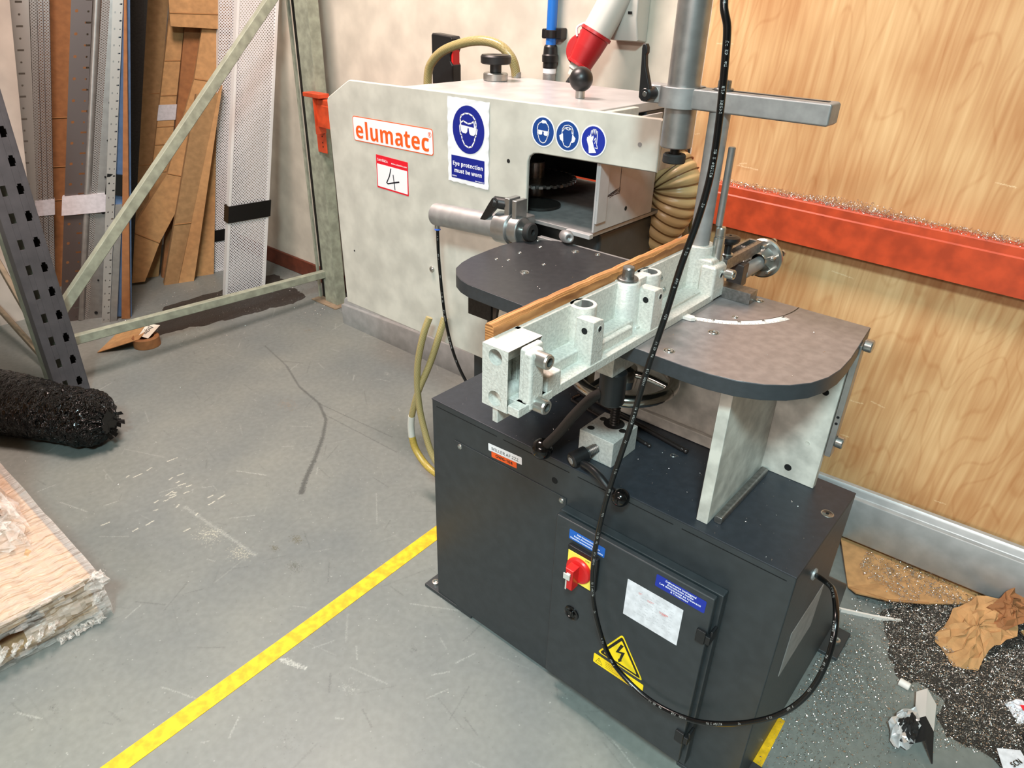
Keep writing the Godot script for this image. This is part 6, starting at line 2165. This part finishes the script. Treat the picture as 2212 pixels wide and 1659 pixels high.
# low uneven heap inside an outline (x, z pairs)
func drift(s: SurfaceTool, outline: Array, h: float, n: int) -> void:
	var poly := P2(outline)
	var lo := poly[0]
	var hi := poly[0]
	for p in poly:
		lo = lo.min(p)
		hi = hi.max(p)
	var f := FastNoiseLite.new()
	f.seed = 5
	f.frequency = 6.0
	var H := func(i: int, j: int) -> Vector3:
		var p := Vector2(lerpf(lo.x, hi.x, float(i) / n), lerpf(lo.y, hi.y, float(j) / n))
		var d := 1e9
		for k in poly.size():
			d = minf(d, p.distance_to(Geometry2D.get_closest_point_to_segment(p, poly[k], poly[(k + 1) % poly.size()])))
		var inside := Geometry2D.is_point_in_polygon(p, poly)
		var y := -0.004
		if inside:
			y = h * smoothstep(0.0, 0.14, d + f.get_noise_2d(p.x, p.y) * 0.06) * (1.0 + 0.7 * f.get_noise_2d(p.x * 1.7, p.y * 1.7)) - 0.001
		return Vector3(p.x, y, p.y)
	var grid := []
	for i in n + 1:
		var col := []
		for j in n + 1:
			col.append(H.call(i, j))
		grid.append(col)
	var N := func(i: int, j: int) -> Vector3:
		var a: Vector3 = grid[mini(i + 1, n)][j] - grid[maxi(i - 1, 0)][j]
		var b: Vector3 = grid[i][mini(j + 1, n)] - grid[i][maxi(j - 1, 0)]
		return b.cross(a).normalized()
	for i in n:
		for j in n:
			if maxf(grid[i][j].y, maxf(grid[i + 1][j].y, maxf(grid[i][j + 1].y, grid[i + 1][j + 1].y))) <= 0.0:
				continue
			quad(s, [grid[i][j], grid[i + 1][j], grid[i + 1][j + 1], grid[i][j + 1]], [N.call(i, j), N.call(i + 1, j), N.call(i + 1, j + 1), N.call(i, j + 1)])

func black_roll() -> void:
	var E := Vector3(-1.50, 0.112, 0.300)
	var F := Vector3(-2.50, 0.130, 0.80)
	var ax := (F - E).normalized()
	var x := ax.cross(Vector3.UP).normalized()
	var y := x.cross(ax)
	var f := FastNoiseLite.new()
	f.seed = 12
	f.frequency = 1.0
	f.fractal_octaves = 3
	var nt := 150
	var na := 120
	var s := st()
	var grid := []
	for i in nt + 1:
		var t := float(i) / nt
		var r := 0.108 + 0.020 * smoothstep(0.1, 0.45, t)
		r *= sqrt(1.0 - pow(1.0 - minf(t / 0.07, 1.0), 2.0) * 0.86)
		var col := []
		for k in na:
			var a := TAU * k / na
			var cx := cos(a)
			var sy := sin(a)
			# folds run round the roll, drawn tight towards its end
			var w := f.get_noise_3d(cx * 1.6 + t * 9.0, sy * 1.6, t * 26.0) * 0.010 + f.get_noise_3d(cx * 4.0, sy * 4.0 + t * 20.0, t * 70.0) * 0.0045
			w *= 0.5 + 1.2 * (1.0 - smoothstep(0.0, 0.35, t))
			var p := E + ax * (t * 1.12 - (0.012 if i == 0 else 0.0)) + (x * cx + y * sy) * (r + w)
			p.y = maxf(p.y, 0.002)
			col.append(p)
		grid.append(col)
	var N := func(i: int, k: int) -> Vector3:
		var a: Vector3 = grid[mini(i + 1, nt)][k] - grid[maxi(i - 1, 0)][k]
		var b: Vector3 = grid[i][(k + 1) % na] - grid[i][(k + na - 1) % na]
		var n := b.cross(a).normalized()
		var out: Vector3 = grid[i][k] - (E + ax * (grid[i][k] - E).dot(ax))
		return n if n.dot(out) > 0 else -n
	for i in nt:
		for k in na:
			var j := (k + 1) % na
			quad(s, [grid[i][k], grid[i][j], grid[i + 1][j], grid[i + 1][k]], [N.call(i, k), N.call(i, j), N.call(i + 1, j), N.call(i + 1, k)],
				[Vector2(float(k) / na, i / 60.0), Vector2(float(k + 1) / na, i / 60.0), Vector2(float(k + 1) / na, (i + 1) / 60.0), Vector2(float(k) / na, (i + 1) / 60.0)])
	for k in na:
		tri(s, E - ax * 0.0, grid[0][k], grid[0][(k + 1) % na], -ax, -ax, -ax)
	var o := thing("wrapped_roll", "long roll wrapped in shiny black plastic lying at the dark upright's foot", "roll", Vector3(-1.95, 0, 0.55))
	part("black_wrap", s, M.bag, o)
	s = st()
	for k in 22:
		var a := TAU * k / 22.0 + rng.randf_range(-0.1, 0.1)
		var r0 := rng.randf_range(0.02, 0.045)
		var e0 := x * cos(a) + y * sin(a)
		var e1 := x * cos(a + 0.3) + y * sin(a + 0.3)
		var p := E + ax * 0.012
		var tip := E - ax * rng.randf_range(0.012, 0.03)
		var q := [p + e0 * r0, p + e1 * r0, tip + e1 * (r0 + 0.02), tip + e0 * (r0 + 0.025)]
		face(s, q[0], q[1], q[2], q[3], e0)
	part("gathered_end", s, M.bag, o)

func wrapped_pallet() -> void:
	var o := thing("wrapped_pallet", "pallet load wrapped in torn clear stretch film, lying on the floor", "pallet", Vector3(-1.2, 0, 1.2))
	var s := st()
	# timber under the film: deck boards, blocks, runner
	for i in 5:
		s = st()
		bx(s, Vector3(-2.0, 0.098, 0.70 + i * 0.16), Vector3(-0.672, 0.120, 0.83 + i * 0.16), 0.003)
		part("deck_board", s, M.board, o)
	for q in [[-0.78, 0.70], [-0.78, 1.05], [-1.35, 0.70]]:
		s = st()
		bx(s, Vector3(q[0] - 0.05, 0.022, q[1]), Vector3(q[0] + 0.10, 0.098, q[1] + 0.12), 0.003)
		part("block", s, M.board, o)
	s = st()
	bx(s, Vector3(-0.80, 0.0, 0.70), Vector3(-0.675, 0.022, 1.5), 0.003)
	part("runner", s, M.board, o)
	s = st()
	bx(s, Vector3(-2.0, 0.120, 0.69), Vector3(-0.665, 0.143, 1.5), 0.006)
	part("top_board", s, M.board, o)
	# stretch film: a skin over the load, pulled and puckered
	var f := FastNoiseLite.new()
	f.seed = 33
	f.frequency = 5.0
	f.fractal_octaves = 4
	var path := []     # outline of the load from the top, over the edge, down the side
	for i in 46:
		path.append(Vector2(-2.0 + (1.345) * i / 45.0, 0.150))
	for i in 12:
		var a := PI * 0.5 * i / 11.0
		path.append(Vector2(-0.660 + sin(a) * 0.012, 0.138 + cos(a) * 0.012))
	for i in range(1, 14):
		path.append(Vector2(-0.648 - 0.006 * sin(i * 0.5), 0.138 - 0.132 * i / 13.0))
	var nz := 60
	s = st()
	var grid := []
	for i in path.size():
		var col := []
		for j in nz + 1:
			var z := lerpf(0.674, 1.5, float(j) / nz)
			var w := f.get_noise_3d(path[i].x * 0.7, path[i].y * 5.0, z * 2.4) * 0.012
			if i > 56:
				w += f.get_noise_3d(path[i].y * 30.0, 0.0, z * 3.0) * 0.012
			var p := Vector3(path[i].x, path[i].y, z)
			if i < 46:
				p.y += w
			else:
				p.x += w
				p.y = maxf(p.y + w * 0.2, 0.001)
			col.append(p)
		grid.append(col)
	for i in path.size() - 1:
		for j in nz:
			# tears along the side
			if i > 60 and i < 66 and (j in [15, 16, 17, 18, 30, 31, 32]):
				continue
			var n: Vector3 = (grid[i + 1][j] - grid[i][j]).cross(grid[i][j + 1] - grid[i][j]).normalized()
			var out := Vector3(0.3, 1, 0) if i < 50 else Vector3(1, 0.2, 0)
			n = n if n.dot(out) > 0 else -n
			quad(s, [grid[i][j], grid[i + 1][j], grid[i + 1][j + 1], grid[i][j + 1]], [n, n, n, n])
	for i in path.size() - 1:
		face(s, grid[i][0], grid[i + 1][0], Vector3(grid[i + 1][0].x, 0.0, 0.676), Vector3(grid[i][0].x, 0.0, 0.676), Vector3(0, 0, -1))
	part("stretch_film", s, M.film, o)
	# ragged film ends at the corner
	s = st()
	crumple(s, [Vector3(-0.672, 0.145, 0.685), Vector3(-0.640, 0.150, 0.665), Vector3(-0.612, 0.14, 0.665), Vector3(-0.622, 0.12, 0.69), Vector3(-0.65, 0.12, 0.72)], Vector3(-0.640, 0.160, 0.690), 0.010)
	crumple(s, [Vector3(-0.650, 0.095, 0.70), Vector3(-0.632, 0.10, 0.685), Vector3(-0.630, 0.07, 0.70), Vector3(-0.645, 0.06, 0.72)], Vector3(-0.632, 0.088, 0.705), 0.006)
	for i in 9:
		var z := 0.80 + i * 0.03
		crumple(s, [Vector3(-0.648, 0.07, z), Vector3(-0.632, 0.075 + rng.randf() * 0.02, z + 0.02), Vector3(-0.628, 0.05, z + 0.035), Vector3(-0.646, 0.045, z + 0.03)], Vector3(-0.630, 0.065, z + 0.02), 0.008)
	for i in 6:
		var z := 0.70 + i * 0.02
		crumple(s, [Vector3(-0.652, 0.012, z), Vector3(-0.630, 0.008, z), Vector3(-0.626, 0.006, z + 0.02), Vector3(-0.65, 0.014, z + 0.02)], Vector3(-0.636, 0.016, z + 0.01), 0.006)
	part("torn_film", s, M.film, o)
	# tall load at the far side of the pallet
	s = st()
	bx(s, Vector3(-2.0, 0.155, 0.76), Vector3(-1.12, 0.98, 1.5), 0.01)
	part("wrapped_load", s, M.carton_dull, o)
	# white printed roll end standing in the film
	var b := thing("printed_box", "white printed board with red and black marks standing on the wrapped pallet", "box", Vector3(-1.08, 0.155, 0.85))
	s = st()
	var prof := PackedVector2Array()
	for i in 13:
		var a := -PI * 0.5 + PI * i / 12.0
		prof.append(Vector2(cos(a) * 0.085, sin(a) * 0.085))
	prof.append(Vector2(-0.5, 0.085))
	prof.append(Vector2(-0.5, -0.085))
	var bxf := Transform3D(Basis(Vector3(0.94, 0, -0.34), Vector3(0.34, 0, 0.94), Vector3(0, -1, 0)), Vector3(-1.09, 0.375, 0.86))
	prism(s, prof, bxf, 0.22, 0.004, 40.0)
	part("board_body", s, M.grey_plastic, b)
	s = st()
	bx(s, Vector3(-1.085, 0.30, 0.842), Vector3(-1.055, 0.3762, 0.88), 0.002)
	part("black_mark", s, M.plastic, b)
	s = st()
	bx(s, Vector3(-1.04, 0.33, 0.815), Vector3(-1.012, 0.3768, 0.838), 0.004)
	part("red_mark", s, M.red_plastic, b)
	s = st()
	crumple(s, [Vector3(-1.02, 0.16, 0.74), Vector3(-0.96, 0.24, 0.80), Vector3(-0.93, 0.165, 0.86), Vector3(-0.90, 0.155, 0.76)], Vector3(-0.965, 0.215, 0.79), 0.02)
	crumple(s, [Vector3(-1.16, 0.16, 0.72), Vector3(-1.10, 0.36, 0.79), Vector3(-1.0, 0.24, 0.79), Vector3(-0.98, 0.16, 0.73)], Vector3(-1.07, 0.27, 0.765), 0.02)
	part("film_fold", s, M.film, b)

# ------------------------------------------------------------------ metal chips
func chip_mesh() -> ArrayMesh:
	var s := st()
	var pts := []
	for i in 8:
		var a := i * 0.55
		pts.append(Vector3(cos(a) * 0.0022, sin(a) * 0.0022, i * 0.0005))
	for i in 7:
		var p: Vector3 = pts[i]
		var q: Vector3 = pts[i + 1]
		var w := Vector3(0, 0, 0.0007)
		var n := Vector3(p.x + q.x, p.y + q.y, 0).normalized()
		face(s, p - w, q - w, q + w, p + w, n)
	var m := s.commit()
	m.surface_set_material(0, M.chip)
	return m

func sprinkle(called: String, label: String, spots: PackedVector3Array, lo: float, hi: float, mesh: Mesh) -> void:
	var mm := MultiMesh.new()
	mm.transform_format = MultiMesh.TRANSFORM_3D
	mm.mesh = mesh
	mm.instance_count = spots.size()
	for i in spots.size():
		var b := Basis(Vector3(rng.randfn(), rng.randfn(), rng.randfn()).normalized(), rng.randf() * TAU).scaled(Vector3.ONE * lerpf(lo, hi, pow(rng.randf(), 2.2)))
		mm.set_instance_transform(i, Transform3D(b, spots[i]))
	var o := MultiMeshInstance3D.new()
	o.name = uname(called)
	o.multimesh = mm
	add_child(o)
	tag(o, label, "metal swarf")
	o.set_meta("kind", "stuff")

func swarf() -> void:
	var mesh := chip_mesh()
	# heap right of the machine
	var s := st()
	var rim := [1.02, -0.83, 1.09, -0.68, 1.15, -0.60, 1.24, -0.60, 1.26, -0.45, 1.36, -0.52, 1.44, -0.50, 1.75, -0.55, 1.75, -1.15, 1.05, -1.15]
	drift(s, rim, 0.022, 44)
	var hp := single("swarf_heap", s, M.swarf_bed, "grey brown heap of fine swarf on the floor under the pale beam", "metal swarf")
	hp.set_meta("kind", "stuff")
	var poly := P2(rim)
	var f := FastNoiseLite.new()
	f.seed = 5
	f.frequency = 6.0
	var pts := PackedVector3Array()
	while pts.size() < 26000:
		var p := Vector2(rng.randf_range(0.95, 1.62), rng.randf_range(-1.12, -0.40))
		if not Geometry2D.is_point_in_polygon(p, poly):
			continue
		var d := 1e9
		for k in poly.size():
			d = minf(d, p.distance_to(Geometry2D.get_closest_point_to_segment(p, poly[k], poly[(k + 1) % poly.size()])))
		if rng.randf() > 0.35 + d * 12.0:
			continue
		var h := 0.022 * smoothstep(0.0, 0.14, d + f.get_noise_2d(p.x, p.y) * 0.06) * (1.0 + 0.7 * f.get_noise_2d(p.x * 1.7, p.y * 1.7))
		pts.append(Vector3(p.x, maxf(h, 0.0) + rng.randf_range(0.0, 0.006), p.y))
	# on the card and thinning out over the floor
	while pts.size() < 28500:
		var p := Vector2(rng.randf_range(0.93, 1.3), rng.randf_range(-1.1, -0.84))
		if f.get_noise_2d(p.x * 0.7 + 9.0, p.y * 0.7) > -0.05:
			pts.append(Vector3(p.x, 0.034 + rng.randf() * 0.006, p.y))
	while pts.size() < 33500:
		var d := pow(rng.randf(), 1.5)
		var p := Vector2(1.02 + rng.randfn() * 0.10, -0.50 + rng.randfn() * 0.20)
		if p.x > 0.955 and p.y > -0.95:
			pts.append(Vector3(p.x, rng.randf_range(0.001, 0.003), p.y))
	sprinkle("swarf_chips", "bright curled aluminium swarf spread over the heap by the machine", pts, 0.45, 1.7, mesh)
	# along the ledge of the red beam
	pts = PackedVector3Array()
	while pts.size() < 4200:
		var x := rng.randf_range(0.12, 1.7)
		var heap := 0.35 * exp(-pow((x - 0.30) / 0.16, 2.0)) + 1.0 * exp(-pow((x - 0.60) / 0.16, 2.0)) + 0.45 * exp(-pow((x - 0.98) / 0.14, 2.0)) + 0.12
		if rng.randf() > heap:
			continue
		var y := 1.073 - (x - 0.3) * 0.0195 + 0.005
		var t := rng.randf()
		pts.append(Vector3(x, y + rng.randf() * 0.020 * heap * t, -1.126 - t * 0.05))
	sprinkle("ledge_swarf", "line of bright swarf lying along the ledge of the red beam", pts, 0.5, 1.3, mesh)
	# under the racking, and stray chips over the floor and machine
	pts = PackedVector3Array()
	while pts.size() < 2600:
		var p := Vector2(rng.randf_range(-2.85, -1.95), rng.randf_range(-1.32, -0.25))
		if rng.randf() < 0.25 + 0.75 * smoothstep(-0.3, -1.1, p.y):
			pts.append(Vector3(p.x, rng.randf_range(0.004, 0.012) if p.x < -2.2 else 0.003, p.y))
	sprinkle("swept_swarf", "glinting chips scattered under the green racking frame", pts, 0.35, 0.9, mesh)
	pts = PackedVector3Array()
	for i in 420:
		pts.append(Vector3(rng.randf_range(-2.0, 1.2), 0.0025, rng.randf_range(-1.1, 0.95)))
	for i in 260:
		pts.append(Vector3(rng.randf_range(0.02, 0.93), TOP + 0.002, rng.randf_range(-0.33, -0.005)))
	for i in 60:
		pts.append(Vector3(rng.randf_range(0.10, 0.85), TABLE + 0.002, rng.randf_range(-0.34, 0.0)))
	for i in 160:
		pts.append(Vector3(rng.randf_range(0.522, 0.56), 1.060, rng.randf_range(-0.25, -0.10)))
	sprinkle("stray_chips", "stray bright chips on the grey floor, cabinet top and table", pts, 0.25, 0.8, mesh)
